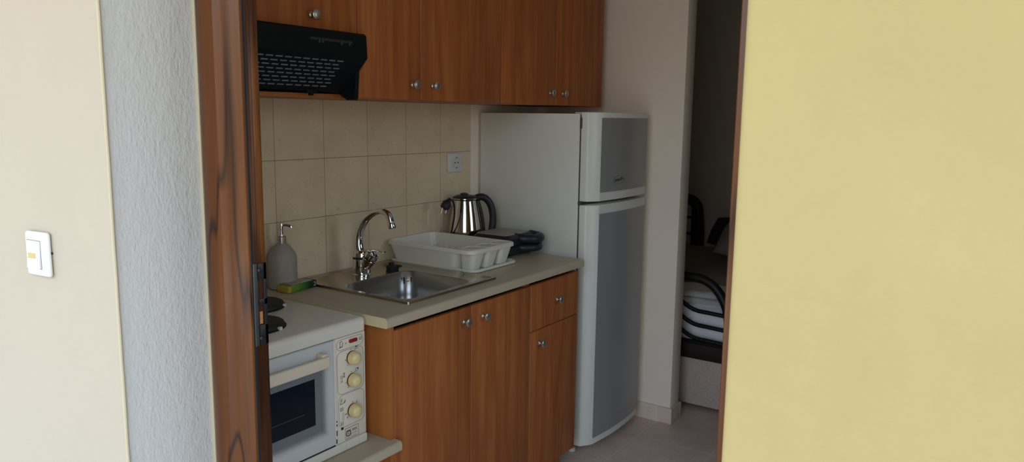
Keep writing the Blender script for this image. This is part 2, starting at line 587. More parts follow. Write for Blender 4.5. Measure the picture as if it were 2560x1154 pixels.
# ragged yellow paint line on the corner and cream bead against the door frame
def bead(name, x, y, w, depth, label, mat):
    bm = new()
    n = 44
    pts = []
    R = []
    for k in range(n + 1):
        z = 2.2 * k / n
        pts.append((x + random.uniform(-.0004, .0004), y, z))
        R.append(w * random.uniform(.92, 1.08))
    tube(bm, pts, R, 8, flat=depth)
    return struct(name, bm, mat, label)
bead('trim_1', XO + .0015, JL - .0004, .0038, .8, 'thin yellow paint line on the corner of the reveal', 'caulk')
bead('trim_2', XF - .0055, JL - .001, .0088, .6, 'cream bead of filler along the wooden door frame', 'caulk')

# door frame: rounded varnished post, dark seal, striped inner lining, strike plate
fr = bpy.data.objects.new('door_1', None); COL.objects.link(fr); fr.location = (XF, FL, 0); fr['kind'] = 'structure'; fr['label'] = 'varnished wooden entrance door frame'
def post(y_wall, y_open, sgn):
    """sgn +1: left post (opening towards -y)"""
    w = abs(y_wall - y_open)
    prof = []
    # rounded outer half, crease a little past the middle, flat inner half
    for t, d in ((0, .000), (.02, -.006), (.06, -.0105), (.14, -.0145), (.24, -.0165), (.34, -.0170), (.44, -.0160), (.51, -.0145), (.535, -.0150), (.555, -.0135), (.70, -.0090), (.85, -.0045), (.95, -.0015), (.985, .001), (1.0, .005)):
        prof.append((XF + d, y_wall - sgn * w * t))
    prof.append((XF + .03, y_open)); prof.append((XF + .03, y_wall))
    bm = new(); prism(bm, prof, 0, 2.12, 'z'); return bm
obj('casing', post(JL - .002, FL - .002, 1), 'framewood', fr, angle=25)
bm = new(); box(bm, (XF + .0045, FL - .0036, 0), (XF + .0085, FL + .01, 2.12)); obj('seal', bm, 'gap', fr)
bm = new(); box(bm, (XF + .0085, FL - .0035, 0), (XF + .037, FL + .06, 2.12), .001); obj('lining', bm, 'framedark', fr)
bm = new(); box(bm, (XF + .006, FR - .06, 0), (XF + .046, FR, 2.12), .004, 3); box(bm, (XF + .0, JR + .002, 0), (XF + .02, FR - .02, 2.12), .004); obj('casing', bm, 'framewood', fr)
bm = new(); box(bm, (XF, JR, 2.12), (XF + .046, JL, 2.2), .004); obj('head', bm, 'framewood', fr)
# strike plate let into the left lining
YS = FL - .0035
Z0, Z1 = 1.001, 1.160
sp = new()
prism(sp, [(XF + .006, Z0 - .002), (XF + .046, Z0 + .006), (XF + .046, Z1 + .003), (XF + .006, Z1 - .002)], YS - .003, YS, 'y')
# cut-outs are read as openings: plate built from bars instead
sp.free()
sp = new()
xa, xb = XF + .0140, XF + .0355
for z0, z1 in ((1.128, Z1), (1.079, 1.091), (Z0, 1.040)):
    box(sp, (xa, YS - .003, z0), (xb, YS, z1), .0008)
box(sp, (xb - .007, YS - .003, Z0), (xb, YS, Z1), .0008)
box(sp, (xa, YS - .003, Z0), (xa + .003, YS, Z1), .0008)
plate = obj('strike_plate', sp, 'iron', fr)
bm = new(); box(bm, (xa - .0075, YS - .0032, Z0 - .001), (xa + .001, YS + .0, Z1 + .001), .0008); obj('lip', bm, 'ironlip', plate)
for z in (Z1 - .013, Z0 + .013):
    bm = new(); lathe(bm, [(0, .0026), (.003, .0022), (.0042, .001), (.0045, 0)], (xa + .006, YS - .003, z), (0, -1, 0), 12); obj('screw', bm, 'iron', plate)
bm = new(); box(bm, (xa + .004, YS - .0006, 1.042), (xb - .010, YS + .0002, 1.066)); obj('chipped_recess', bm, plain('raw_wood_chip', (.38, .17, .06), .8, var=.3, vscale=200), plate, label='splintered pale wood in the strike hole')

# unseen porch roof, added to shade the entrance wall
bm = new(); box(bm, (-2.4, -4.2, 2.62), (XO, 2.6, 2.75)); struct('ceiling_porch_shade', bm, 'ceiling', 'assumed porch roof above the entrance, added out of the frame for shade')

# ------------------------------------------------------------------ light switch on the left wall
sw = thing('light_switch', 'white square light switch with amber lens on the cream wall', 'light switch', (XO, JL, 1.131), TH)
def wbox(a, b, bev=0, seg=2):
    bm = new(); box(bm, (a[0], a[1], a[2] - 1.131), (b[0], b[1], b[2] - 1.131), bev, seg); return bm
obj('plate', wbox((-.0100, .178, 1.1315), (0, .2490, 1.2165), .006, 4), 'switch', sw, local=True)
bm = new()
prism(bm, [(-.0145, 1.147 - 1.131), (-.0105, 1.199 - 1.131), (-.004, 1.199 - 1.131), (-.004, 1.147 - 1.131)], .2000, .2400, 'y', .0010)
rk = obj('rocker', bm, 'switch', sw, local=True)
bm = new(); prism(bm, [(-.0134, 1.1655 - 1.131), (-.0125, 1.176 - 1.131), (-.009, 1.176 - 1.131), (-.009, 1.1655 - 1.131)], .2120, .2365, 'y'); obj('lens', bm, 'amber', rk, local=True, label='amber indicator lens')
bm = new(); box(bm, (-.0103, .1988, 1.1455 - 1.131), (-.0095, .2410, 1.2005 - 1.131)); obj('shadow_gap', bm, plain('grey_gap', (.20, .20, .20), .7), sw, local=True)
bm = new(); box(bm, (-.0030, .1772, 1.1755 - 1.131), (-.0005, .1790, 1.1795 - 1.131)); obj('pry_notch', bm, 'gap', sw, local=True)

# ------------------------------------------------------------------ worktop, lower worktop
bm = new()
# cut-out for the sink: four slabs around it share one mesh
SX0, SX1, SY0, SY1 = .0598, .5137, -.5383, -.058
r_ = .011
def front_profile(y0, y1, z0, z1, r):
    p = [(y1, z0), (y1, z1)]
    for k in range(7):
        a = PI / 2 + PI / 2 * k / 6
        p.append((y0 + r + r * cos(a), z1 - r + r * sin(a)))
    for k in range(5):
        a = PI + PI / 2 * k / 4
        p.append((y0 + .006 + .006 * cos(a), z0 + .006 + .006 * sin(a)))
    return p
fp = front_profile(-.6, -.001, H - .0302, H, r_)
bx0, bx1, by0, by1 = SX0 + .012, SX1 - .012, SY0 + .012, SY1 - .012
prism(bm, fp, XL, bx0, 'x'); prism(bm, fp, bx1, XR, 'x')
prism(bm, front_profile(-.6, by0, H - .0302, H, r_), bx0, bx1, 'x')
box(bm, (bx0, by1, H - .0302), (bx1, -.001, H))
wt = obj('worktop', bm, 'counter')
tag(wt, 'beige laminate kitchen worktop holding the sink and dish rack', 'worktop')
bm = new(); prism(bm, front_profile(-.5985, -.004, H - .0296, H - .0006, r_), XL - .0008, XL + .0004, 'x'); obj('edge_band', bm, 'counter_edge', wt, label='cream edge band on the left end')
recenter_later = [wt]

bm = new()
prism(bm, front_profile(-.612, -.06, .482, .512, .011), -.640, -.0665, 'x')
prism(bm, front_profile(-.612, -.5810, .482, .512, .011), -.0665, -.052, 'x')
lw = obj('oven_shelf', bm, 'counter')
tag(lw, 'low beige laminate shelf top under the mini oven', 'shelf')

# ------------------------------------------------------------------ cabinets
def knob(parent, x, y, z, name='knob', s=1.0):
    bm = new()
    prof = [(0, 0), (.0088, 0), (.0088, .0016), (.0058, .0038), (.0046, .009), (.0052, .0145), (.0105, .0172), (.0138, .0195), (.0146, .0218), (.0132, .0236), (.008, .0252), (0, .0258)]
    lathe(bm, [(r * s, h * s) for r, h in prof], (x, y, z), (0, -1, 0), 24)
    return obj(name, bm, 'nickel', parent, angle=50)

def door_panel(parent, name, x0, x1, z0, z1, yf, kx=None, kz=None, t=.018):
    bm = new(); box(bm, (x0, yf, z0), (x1, yf + t, z1), .0035, 3)
    d = obj(name, bm, 'wood', parent)
    if kx is not None:
        knob(d, kx, yf, kz)
    return d

GAP = .0012
YD = -.58                        # front of the base doors
b1 = thing('base_cabinet', 'cherry wood two-door base cabinet under the sink', 'cabinet', (.30, -.3, 0))
bm = new()
box(bm, (-.066, YD + .0005, .085), (-.0475, -.01, H - .031), .001)       # left side
obj('side_panel', bm, 'woodside', b1)
bm = new()
box(bm, (.655, YD + .0195, .085), (.672, -.01, H - .031)); box(bm, (-.048, -.02, .085), (.655, -.01, .84)); box(bm, (-.048, YD + .03, .085), (.655, -.02, .103))
obj('carcass', bm, 'wood', b1)
bm = new(); box(bm, (-.066, YD + .055, 0), (.672, YD + .070, .085)); obj('plinth', bm, 'wood', b1)
door_panel(b1, 'door', -.0468, .3148, .088, .8335, YD, .277, .789)
door_panel(b1, 'door', .3172, .6712, .088, .8335, YD, .378, .787)

b2 = thing('base_cabinet', 'narrow cherry wood base cabinet with drawer over door, beside the fridge', 'cabinet', (.85, -.3, 0))
bm = new()
box(bm, (.6735, YD + .0195, .085), (.69, -.01, H - .031)); box(bm, (1.0085, YD + .0195, .085), (1.0255, -.01, H - .031)); box(bm, (.69, -.02, .085), (1.0085, -.01, .84)); box(bm, (.69, YD + .03, .085), (1.0085, -.02, .103))
obj('carcass', bm, 'wood', b2)
bm = new(); box(bm, (.6735, YD + .055, 0), (1.0, YD + .070, .085)); obj('plinth', bm, 'wood', b2)
door_panel(b2, 'drawer', .6742, 1.0245, .6592, .8335, YD, .857, .750)
door_panel(b2, 'door', .6742, 1.0245, .088, .6568, YD, .735, .606)

b3 = thing('low_cabinet', 'low cherry wood cabinet under the oven shelf', 'cabinet', (-.35, -.3, 0))
bm = new(); box(bm, (-.640, YD + .0195, .085), (-.0675, -.06, .481)); obj('carcass', bm, 'wood', b3)
bm = new(); box(bm, (-.640, YD + .055, 0), (-.0675, YD + .070, .085)); obj('plinth', bm, 'wood', b3)
door_panel(b3, 'door', -.6385, -.3545, .088, .477, YD)
door_panel(b3, 'door', -.3525, -.0685, .088, .477, YD)

YU, ZU, ZT = -.3535, 1.4888, 2.15
def wall_cabinet(label, x0, x1, xs, knobs):
    t = thing('wall_cabinet', label, 'cabinet', ((x0 + x1) / 2, -.17, ZU))
    bm = new()
    box(bm, (x0, YU + .0195, ZU), (x0 + .016, -.001, ZT)); box(bm, (x1 - .016, YU + .0195, ZU), (x1, -.001, ZT))
    box(bm, (x0 + .016, YU + .0195, ZU), (x1 - .016, -.001, ZU + .016)); box(bm, (x0 + .016, YU + .0195, ZT - .016), (x1 - .016, -.001, ZT)); box(bm, (x0 + .016, -.012, ZU + .016), (x1 - .016, -.001, ZT - .016))
    obj('carcass', bm, 'woodside', t)
    for (a, b), k in zip(zip(xs, xs[1:]), knobs):
        door_panel(t, 'door', a + GAP, b - GAP, ZU, ZT, YU, k, 1.5385)
    return t
wall_cabinet('cherry wood wall cabinet just right of the black cooker hood', .0525, .7935, (.0525, .3325, .7935), (.2935, .394))
wall_cabinet('cherry wood wall cabinet above the fridge, rightmost of the row', .7945, 1.6085, (.7945, 1.1935, 1.6085), (1.145, 1.248))

t = thing('wall_cabinet', 'cherry wood flap cabinet directly above the black cooker hood', 'cabinet', (-.25, -.17, 1.664))
bm = new()
box(bm, (-.5475, YU + .0195, 1.664), (.0515, -.001, ZT))
box(bm, (-.5475, YU + .0195, ZU), (-.5335, -.001, 1.664)); box(bm, (-.5335, -.278, ZU), (.0515, -.001, ZU + .012))
obj('carcass', bm, 'woodside', t)
door_panel(t, 'flap_door', -.5465, .0513, 1.664, ZT, YU, -.121, 1.712)

# ------------------------------------------------------------------ cooker hood
hd = thing('cooker_hood', 'black cooker hood with slotted filter under the flap cabinet', 'cooker hood', (-.25, -.3, 1.4895))
X0, X1 = -.545, .045
bm = new()
prism(bm, [(-.352, 1.6725), (-.390, 1.6725), (-.3965, 1.667), (-.4005, 1.6045), (-.398, 1.6015), (-.352, 1.6015)], X0, X1, 'x', .002)
obj('front_panel', bm, 'hood', hd)
bm = new()   # inclined slotted filter: dark grid with open slots over a grey mesh
A, B = Vector((0, -.3985, 1.6025)), Vector((0, -.3120, 1.5060))
prism(bm, [(A.y + .004, A.z + .004), (A.y, A.z), (B.y, B.z), (B.y + .012, B.z + .004)], X0, .030, 'x')
fl = obj('filter_panel', bm, 'hood', hd)
dn = (B - A); nrm = Vector((0, -dn.z, dn.y)).normalized()
if nrm.z > 0: nrm = -nrm
n_ = 0
rows = 8
for r in range(rows):
    for c in range(12):
        if n_ >= 100:
            break
        t_ = .13 + .72 * r / (rows - 1)
        x = -.050 - .0305 * c - (.010 if r % 2 else 0)
        if x < -.50:
            continue
        p = A + dn * t_ + nrm * .0004
        bm = new()
        e = dn.normalized()
        pl = [(-.0105, -.0022), (.0105, -.0022), (.012, 0), (.0105, .0022), (-.0105, .0022), (-.012, 0)]
        vs = [bm.verts.new(Vector((x + a, p.y + e.y * b, p.z + e.z * b))) for a, b in pl]
        vs2 = [bm.verts.new(v.co - nrm * .0006) for v in vs]
        bm.faces.new(vs)
        for i in range(6):
            bm.faces.new((vs[i], vs[(i + 1) % 6], vs2[(i + 1) % 6], vs2[i]))
        bmesh.ops.recalc_face_normals(bm, faces=bm.faces)
        obj('filter_slot', bm, 'slot', fl, smooth=False)
        n_ += 1
bm = new()
prism(bm, [(-.4003, 1.603), (-.3662, 1.5685), (-.3580, 1.4835), (-.3250, 1.4835), (-.2850, 1.5060), (-.285, 1.6015), (-.352, 1.6035)], .0300, .0448, 'x', .0012)
obj('cheek', bm, 'hood', hd)
bm = new(); box(bm, (X0, -.298, 1.510), (.0300, -.02, 1.600)); box(bm, (X0, -.350, 1.6015), (X1 - .001, -.02, 1.660)); obj('housing', bm, 'hood', hd)
bm = new(); box(bm, (-.115, -.318, 1.499), (-.075, -.306, 1.512), .001); box(bm, (-.100, -.318, 1.4935), (-.090, -.306, 1.500), .001); obj('latch', bm, 'hood', hd)
sl = -.397
bm = new(); prism(bm, rrect(-.168, -.010, 1.6315, 1.6475, .007), sl - .0012, sl + .002, 'y'); ctl = obj('control_strip', bm, plain('dull_black_strip', (.013, .015, .017), .6), hd)
for x in (-.137, -.125, -.056, -.026):
    bm = new(); box(bm, (x - .004, sl - .005, 1.634), (x + .004, sl, 1.645), .001); obj('slider', bm, plain('slider_black', (.02, .022, .025), .5) if x == -.137 else bpy.data.materials['slider_black'], ctl)

# ------------------------------------------------------------------ mini oven with two hotplates
OX0, OX1, OYF, OYB, OZ0, OZ1 = -.605, -.110, -.5295, -.075, .5135, .8835
ov = thing('mini_oven', 'white tabletop oven with two black hotplates and cream knobs', 'oven', ((OX0 + OX1) / 2, (OYF + OYB) / 2, .512))
bm = new(); box(bm, (OX0, OYF + .004, OZ0 + .008), (OX1, OYB, .853), .003); obj('body', bm, 'enamel', ov)
bm = new(); box(bm, (OX0 - .001, OYF - .003, .8445), (OX1 + .0015, OYB - .0, OZ1), .0145, 5, lambda a, b: a.z > .86 or b.z > .86); obj('hob_top', bm, 'enamel', ov)
for i, (cx, cy, rr) in enumerate(((-.2380, -.1990, .0890), (-.3730, -.3730, .0850))):
    bm = new(); lathe(bm, [(rr + .006, 0), (rr + .006, .002), (rr + .001, .004), (rr, .011), (rr - .006, .0125), (rr * .5, .0118), (.018, .0112), (.014, .0095), (0, .0095)], (cx, cy, OZ1 - .0005), (0, 0, 1), 48)
    hp = obj('hotplate', bm, 'hotplate', ov)
    d = Vector((.64, -.77)) if i == 0 else Vector((.30, -.95))
    d.normalize()
    q = Vector((-d.y, d.x))
    bm = new()
    c = Vector((cx, cy)) + d * (rr + .001)
    P4 = [c + q * a + d * b for a, b in ((-.0055, -.002), (.0055, -.002), (.0055, .007), (-.0055, .007))]
    prism(bm, [(p.x, p.y) for p in P4], OZ1 - .0005, OZ1 + .0085, 'z', .0012)
    obj('clip', bm, 'enamel', hp)
# oven door
GL = (-.470, .693, .160, .063)
GL = (-.455 - (OX0 + OX1) / 2, .694 - .512, .147, .0635)
M['ovenglass'] = oven_glass()
bm = new(); box(bm, (OX0 + .006, OYF - .012, .549), (-.2395, OYF + .0035, .8435), .004, 3)
od = obj('door', bm, 'ovenglass', ov)
bm = new(); box(bm, (-.2390, OYF - .013, .548), (-.2335, OYF + .0035, .8425), .0015); obj('door_edge', bm, 'enamel', od)
# handle: flat bar with rounded end on two mounts
bm = new(); box(bm, (OX0 + .05, OYF - .044, .7860), (-.2800, OYF - .033, .8180), .005, 3); hh = obj('handle', bm, 'ovenhandle', od)
for x in (-.575 + .03, -.301):
    bm = new(); box(bm, (x, OYF - .036, .800), (x + .020, OYF - .011, .824), .003); obj('handle_mount', bm, 'ovenhandle', hh)
bm = new(); tube(bm, [(-.60 + .03, OYF - .0124, .671), (-.345, OYF - .0124, .6715)], .0006, 6); obj('rack_wire', bm, plain('wire_grey', (.10, .11, .13), .4), od)
# dark slits and bottom tray
bm = new(); box(bm, (OX0 + .006, OYF + .002, .8430), (-.230, OYF + .006, .8455)); box(bm, (OX0 + .006, OYF - .002, .541), (-.231, OYF + .006, .549)); obj('slit', bm, 'gap', ov)
bm = new(); box(bm, (OX0, OYF - .004, OZ0), (OX1, OYF + .05, .5405), .006, 3); obj('base_trim', bm, 'enamel', ov)
bm = new()
for z0, z1, dx in ((.553, .566, .0), (.575, .590, .0012), (.602, .608, .0015), (.613, .618, .0012)):
    box(bm, (-.2385 + dx, OYF - .0136, z0), (-.2352 + dx, OYF - .0115, z1), .0004)
obj('chipped_paint', bm, 'ink', ov)
# control panel
bm = new(); box(bm, (-.2310, OYF - .0030, .5435), (-.1155, OYF + .01, .8420), .002); cp = obj('control_panel', bm, 'panelw', ov)
yp = OYF - .0032
bm = new()
for (x0, x1, z0, z1, r) in ((-.2210, -.1235, .8070, .8365, .013), (-.2210, -.1235, .6820, .8030, .016), (-.2185, -.1235, .5860, .6790, .016)):
    tube(bm, [(a, yp, b) for a, b in rrect(x0, x1, z0, z1, r)], .0005, 6, closed=True)
obj('panel_outline', bm, 'greyink', cp)
for z in (.7775, .7135, .6255):
    kx = -.1675
    bm = new(); lathe(bm, [(.0194, 0), (.0194, .003), (.0185, .0045), (0, .0045)], (kx, yp, z), (0, -1, 0), 28); rg = obj('knob', bm, 'darkred', cp, label='dark red knob collar')
    bm = new(); lathe(bm, [(.0188, .0035), (.0192, .008), (.0178, .020), (.0130, .0255), (.006, .0275), (0, .028)], (kx, yp, z), (0, -1, 0), 28); obj('knob_cap', bm, 'knobcream', rg, label='yellowed cream knob cap', angle=60)
bm = new()
for (kz, angs) in ((.7775, (60, 95, 140, 185, 230)), (.7135, (60, 95, 185, 230)), (.6255, (50, 90, 190, 220))):
    for a in angs:
        c, s = cos(math.radians(a)), sin(math.radians(a))
        r0, r1 = (.0222, .0248)
        if kz < .65 and a != 90:
            r1 = .0285
        tube(bm, [(-.1675 + c * r0, yp, kz + s * r0), (-.1675 + c * r1, yp, kz + s * r1)], .0008, 6)
obj('dial_mark', bm, 'ink', cp)
bm = new()
strokes(bm, [[(-.2105, .829), (-.2015, .8325)], [(-.2095, .828), (-.2095, .816), (-.2005, .8175), (-.2000, .8285)], [(-.2125, .8145), (-.2000, .8165)], [(-.1905, .8215), (-.1860, .8240)]], yp, .0008)
strokes(bm, [[(-.2085, .7340), (-.2085, .7260), (-.2030, .7260), (-.2030, .7340), (-.2085, .7340)], [(-.2085, .7225), (-.2085, .7160), (-.2035, .7145), (-.2030, .7225)], [(-.2000, .7400), (-.1935, .7400)], [(-.1985, .7400), (-.1985, .7290)], [(-.1950, .7400), (-.1950, .7290)], [(-.2000, .7290), (-.1935, .7290)]], yp, .0006)
strokes(bm, [[(-.2120, .6620), (-.2100, .6700), (-.2060, .6690), (-.2065, .6620), (-.2120, .6580), (-.2120, .6530)], [(-.2120, .6545), (-.2000, .6555), (-.1950, .6570), (-.1950, .6640), (-.1985, .6560)]], yp, .0007)
for z0 in (.6350, .5935):
    strokes(bm, [[(-.2120, z0), (-.2025, z0), (-.2025, z0 + .0085), (-.2120, z0 + .0085), (-.2120, z0)], [(-.2120, z0 + .0042), (-.2025, z0 + .0042)]], yp, .0006)
for kz in (.7775, .7135):
    z0 = kz + .0215
    strokes(bm, [[(-.1530, z0), (-.1430, z0), (-.1430, z0 + .0075), (-.1530, z0 + .0075), (-.1530, z0)]], yp, .0005)
strokes(bm, [[(-.1370, .8210), (-.1290, .8210), (-.1290, .8290), (-.1370, .8290), (-.1370, .8210)], [(-.1330, .8220), (-.1330, .8255)]], yp, .0006)
obj('icon_print', bm, 'ink', cp)
bm = new()
box(bm, (-.1515, yp - .0004, .8030), (-.1475, yp + .0004, .8065)); box(bm, (-.1475, yp - .0004, .7385), (-.1435, yp + .0004, .7420)); box(bm, (-.2115, yp - .0004, .5800), (-.2025, yp + .0004, .5870))
obj('icon_fill', bm, 'ink', cp)
bm = new(); prism(bm, rrect(-.2065, -.2005, .6060, .6290, .0029), yp - .002, yp + .001, 'y', .0005); obj('indicator_lamp', bm, plain('clear_grey_lens', (.55, .54, .50), .2), cp, label='clear grey indicator lens')
bm = new(); prism(bm, rrect(-.1765, -.1475, .8205, .8305, .003), yp - .004, yp + .001, 'y', .0008); obj('power_switch', bm, 'red', cp, label='red rocker switch')
# maker's plate at the foot of the panel
bm = new(); box(bm, (-.1970, yp - .0004, .5470), (-.1475, yp + .0006, .5790)); lg = obj('badge', bm, plain('badge_cream', (.68, .62, .50), .5), cp)
bm = new()
tube(bm, [(a, yp - .0006, b) for a, b in rrect(-.1970, -.1475, .5470, .5790, .0005, 1)], .0004, 6, closed=True)
tube(bm, [(a, yp - .0006, b) for a, b in rrect(-.1925, -.1775, .5560, .5690, .003, 3)], .0013, 6, closed=True)
for k in range(5):
    tube(bm, [(-.1915 + .0032 * k, yp - .0006, .5698), (-.1920 + .0034 * k, yp - .0006, .5730)], .0007, 6)
tube(bm, [(a, yp - .0006, b) for a, b in rrect(-.1868, -.1836, .5605, .5645, .0012, 2)], .0006, 6, closed=True)
obj('badge_emblem', bm, 'ink', lg)
text('badge_text', 'SAN', .0105, (-.1625, yp - .0006, .5685), 'ink', lg, .95)
bm = new()
for k in range(7):
    box(bm, (-.1920 + .0055 * k, yp - .0007, .5490), (-.1905 + .0055 * k, yp - .0003, .5525))
for k in range(5):
    box(bm, (-.1745 + .0048 * k, yp - .0007, .5565), (-.1732 + .0048 * k, yp - .0003, .5610))
obj('badge_small_print', bm, 'greyink', lg)

# ------------------------------------------------------------------ sink
sk = thing('kitchen_sink', 'square inset stainless steel sink with one bowl', 'sink', ((SX0 + SX1) / 2, (SY0 + SY1) / 2, H))
BX0, BX1, BY0, BY1 = .094, .432, -.502, -.198
rr_ = [.055, .05, .075, .04]
def ring(x0, x1, y0, y1, r, z, n=6):
    return [(a, b, z) for a, b in rrect(x0, x1, y0, y1, r, n)]
zt = H + .0035
bm = new()
outer = [(SX0, SX1, SY0, SY1, .004, H + .0002), (SX0 + .001, SX1 - .001, SY0 + .001, SY1 - .001, .004, H + .0075), (SX0 + .009, SX1 - .009, SY0 + .009, SY1 - .009, .006, H + .0075), (SX0 + .014, SX1 - .014, SY0 + .014, SY1 - .014, .008, zt)]
loops = [ring(*o) for o in outer]
loops.append(ring(BX0 - .004, BX1 + .004, BY0 - .004, BY1 + .004, [q + .004 for q in rr_], zt))
loft(bm, loops, False, False)
obj('rim', bm, 'steelrim', sk, angle=40)
bm = new()
loops = [ring(BX0 - .004, BX1 + .004, BY0 - .004, BY1 + .004, [q + .004 for q in rr_], zt), ring(BX0, BX1, BY0, BY1, rr_, H + .0005),
         ring(BX0 + .008, BX1 - .008, BY0 + .008, BY1 - .008, rr_, H - .08), ring(BX0 + .016, BX1 - .016, BY0 + .016, BY1 - .016, rr_, H - .125), ring(BX0 + .04, BX1 - .04, BY0 + .04, BY1 - .04, [.05] * 4, H - .142), ring(BX0 + .12, BX1 - .12, BY0 + .12, BY1 - .12, [.03] * 4, H - .146)]
loft(bm, loops, False, True)
bowl = obj('bowl', bm, 'steel', sk, angle=60)
# overflow in the far corner of the bowl
oc = Vector((BX1 - .045, BY1 - .012, H - .030)); ox = Vector((.83, -.56, 0)); on_ = Vector((-.56, -.83, 0))
oc = Vector((BX1 - .0175, BY1 - .0175, H - .030)); ox = Vector((.75, -.66, 0)).normalized(); on_ = Vector((-ox.y * -1, 0, 0))
on_ = Vector((ox.y, -ox.x, 0))
bm = new(); lathe(bm, [(.004, 0), (.004, .0012), (.0025, .002), (0, .0022)], oc + on_ * .003, on_, 14); obj('overflow_screw', bm, 'chrome', bowl)
for q in (-.0215, -.0125, .0125, .0215):
    bm = new()
    c = oc + ox * q + on_ * .0012
    vs = [c + ox * a + Vector((0, 0, 1)) * b for a, b in ((-.0021, -.0115), (.0021, -.0115), (.0021, .0115), (-.0021, .0115))]
    v1 = [bm.verts.new(v + on_ * .0022) for v in vs]; v2 = [bm.verts.new(v - on_ * .001) for v in vs]
    bm.faces.new(v1)
    for i in range(4):
        bm.faces.new((v1[i], v1[(i + 1) % 4], v2[(i + 1) % 4], v2[i]))
    bmesh.ops.recalc_face_normals(bm, faces=bm.faces)
    obj('overflow_slot', bm, 'gap', bowl)
bm = new(); lathe(bm, [(.042, 0), (.040, .002), (.026, .0015), (.02, -.004), (0, -.005)], (.262, -.35, H - .1455), (0, 0, 1), 28); obj('drain', bm, 'chrome', bowl)

# ------------------------------------------------------------------ mixer tap
TX, TY, TZ = .272, -.130, H + .0035
tp = thing('mixer_tap', 'chrome mixer tap with tall curved spout on the sink', 'tap', (TX, TY, TZ))
bm = new(); lathe(bm, [(.0330, 0), (.0330, .004), (.0310, .007), (.0310, .03), (.0305, .058), (.0285, .061), (.0285, .064), (.0300, .067), (.0285, .080), (.0215, .088)], (TX, TY, TZ), (0, 0, 1), 32); obj('body', bm, 'chrome', tp, angle=30)
bm = new(); lathe(bm, [(.0308, .0), (.0308, .003)], (TX, TY, TZ + .059), (0, 0, 1), 32); obj('joint_ring', bm, 'gap', tp)
sp_ = spline([(TX, TY + .004, TZ + .075), (TX, TY + .012, TZ + .105), (TX, TY + .008, TZ + .145), (TX, TY - .012, TZ + .185), (TX, TY - .042, TZ + .213), (TX, TY - .080, TZ + .230), (TX, TY - .112, TZ + .231), (TX, TY - .134, TZ + .218), (TX, TY - .144, TZ + .190)], 8)
n = len(sp_)
bm = new(); tube(bm, sp_, [.0190 - .0080 * min(1, i / (n * .60)) + .0022 * max(0, (i / n - .75) / .25) for i in range(n)], 20); sp_o = obj('spout', bm, 'chrome', tp, angle=60)
bm = new(); lathe(bm, [(.0125, 0), (.0140, .004), (.0140, .018), (.0120, .021), (.0, .0205)], (TX, TY - .1425, TZ + .197), (0, -.28, -.96), 24); obj('aerator', bm, 'chrome', sp_o)
# slanted cartridge arm and lever
cd = Vector((0, -.62, .78)).normalized()
c0 = Vector((TX, TY - .006, TZ + .022))
bm = new(); lathe(bm, [(.012, .0), (.0215, .016), (.0245, .040), (.0245, .055), (.021, .058)], c0, cd, 28); ca = obj('cartridge_arm', bm, 'chrome', tp)
bm = new(); lathe(bm, [(.0250, .058), (.0250, .0605)], c0, cd, 28); obj('joint_ring', bm, 'gap', ca)
bm = new(); lathe(bm, [(.0243, .0605), (.0240, .070), (.021, .080), (.013, .086), (0, .087)], c0, cd, 28)
obj('lever_cap', bm, 'chrome', ca)
bm = new()
lv = spline([(TX, TY - .020, TZ + .083), (TX, TY - .050, TZ + .092), (TX, TY - .080, TZ + .096), (TX, TY - .108, TZ + .092)], 6)
nl = len(lv)
tube(bm, lv, [.017 - .008 * i / nl for i in range(nl)], 16, flat=.28); obj('lever', bm, 'chrome', tp, angle=60)
bm = new(); lathe(bm, [(.0045, 0), (.0045, .003), (.003, .004), (0, .0042)], c0 + cd * .050 + Vector((-.0235, 0, 0)), (-1, 0, 0), 12); obj('temperature_dot', bm, 'nickel', ca)

# ------------------------------------------------------------------ sink stopper
st = thing('sink_stopper', 'black rubber sink stopper lying behind the bowl', 'stopper', (.398, -.158, zt))
bm = new(); lathe(bm, [(.0205, 0), (.0225, .003), (.0225, .012), (.0235, .014), (.0235, .017), (.018, .0185), (0, .0185)], (.398, -.158, zt), (0, 0, 1), 28); obj('plug_body', bm, 'rubber', st)
bm = new(); lathe(bm, [(.010, .018), (.0095, .024), (.011, .027), (.010, .0285), (0, .029)], (.394, -.156, zt), (0, 0, 1), 20); obj('grip', bm, 'rubber', st)
bm = new(); tube(bm, spline([(.405, -.172, zt + .017), (.412, -.182, zt + .017), (.410, -.190, zt + .016), (.402, -.190, zt + .016), (.400, -.180, zt + .016)], 4), .0030, 10); obj('chain_tab', bm, 'rubber', st)

# ------------------------------------------------------------------ dish rack on its drip tray
TR = (.528, .812, -.432, -.0095)
tr = new()
loft(tr, [ring(TR[0] + .006, TR[1] - .006, TR[2] + .006, TR[3] - .004, .030, H + .0003), ring(*TR[:4], .035, H + .004), ring(*TR[:4], .035, H + .011), ring(TR[0] + .003, TR[1] - .003, TR[2] + .003, TR[3] - .003, .033, H + .0125), ring(TR[0] + .010, TR[1] - .010, TR[2] + .010, TR[3] - .010, .028, H + .0105), ring(TR[0] + .014, TR[1] - .014, TR[2] + .014, TR[3] - .014, .025, H + .005)], True, True)
o = obj('drip_tray', tr, 'rack'); tag(o, 'flat white plastic drip tray under the dish rack', 'tray'); recenter_later.append(o)

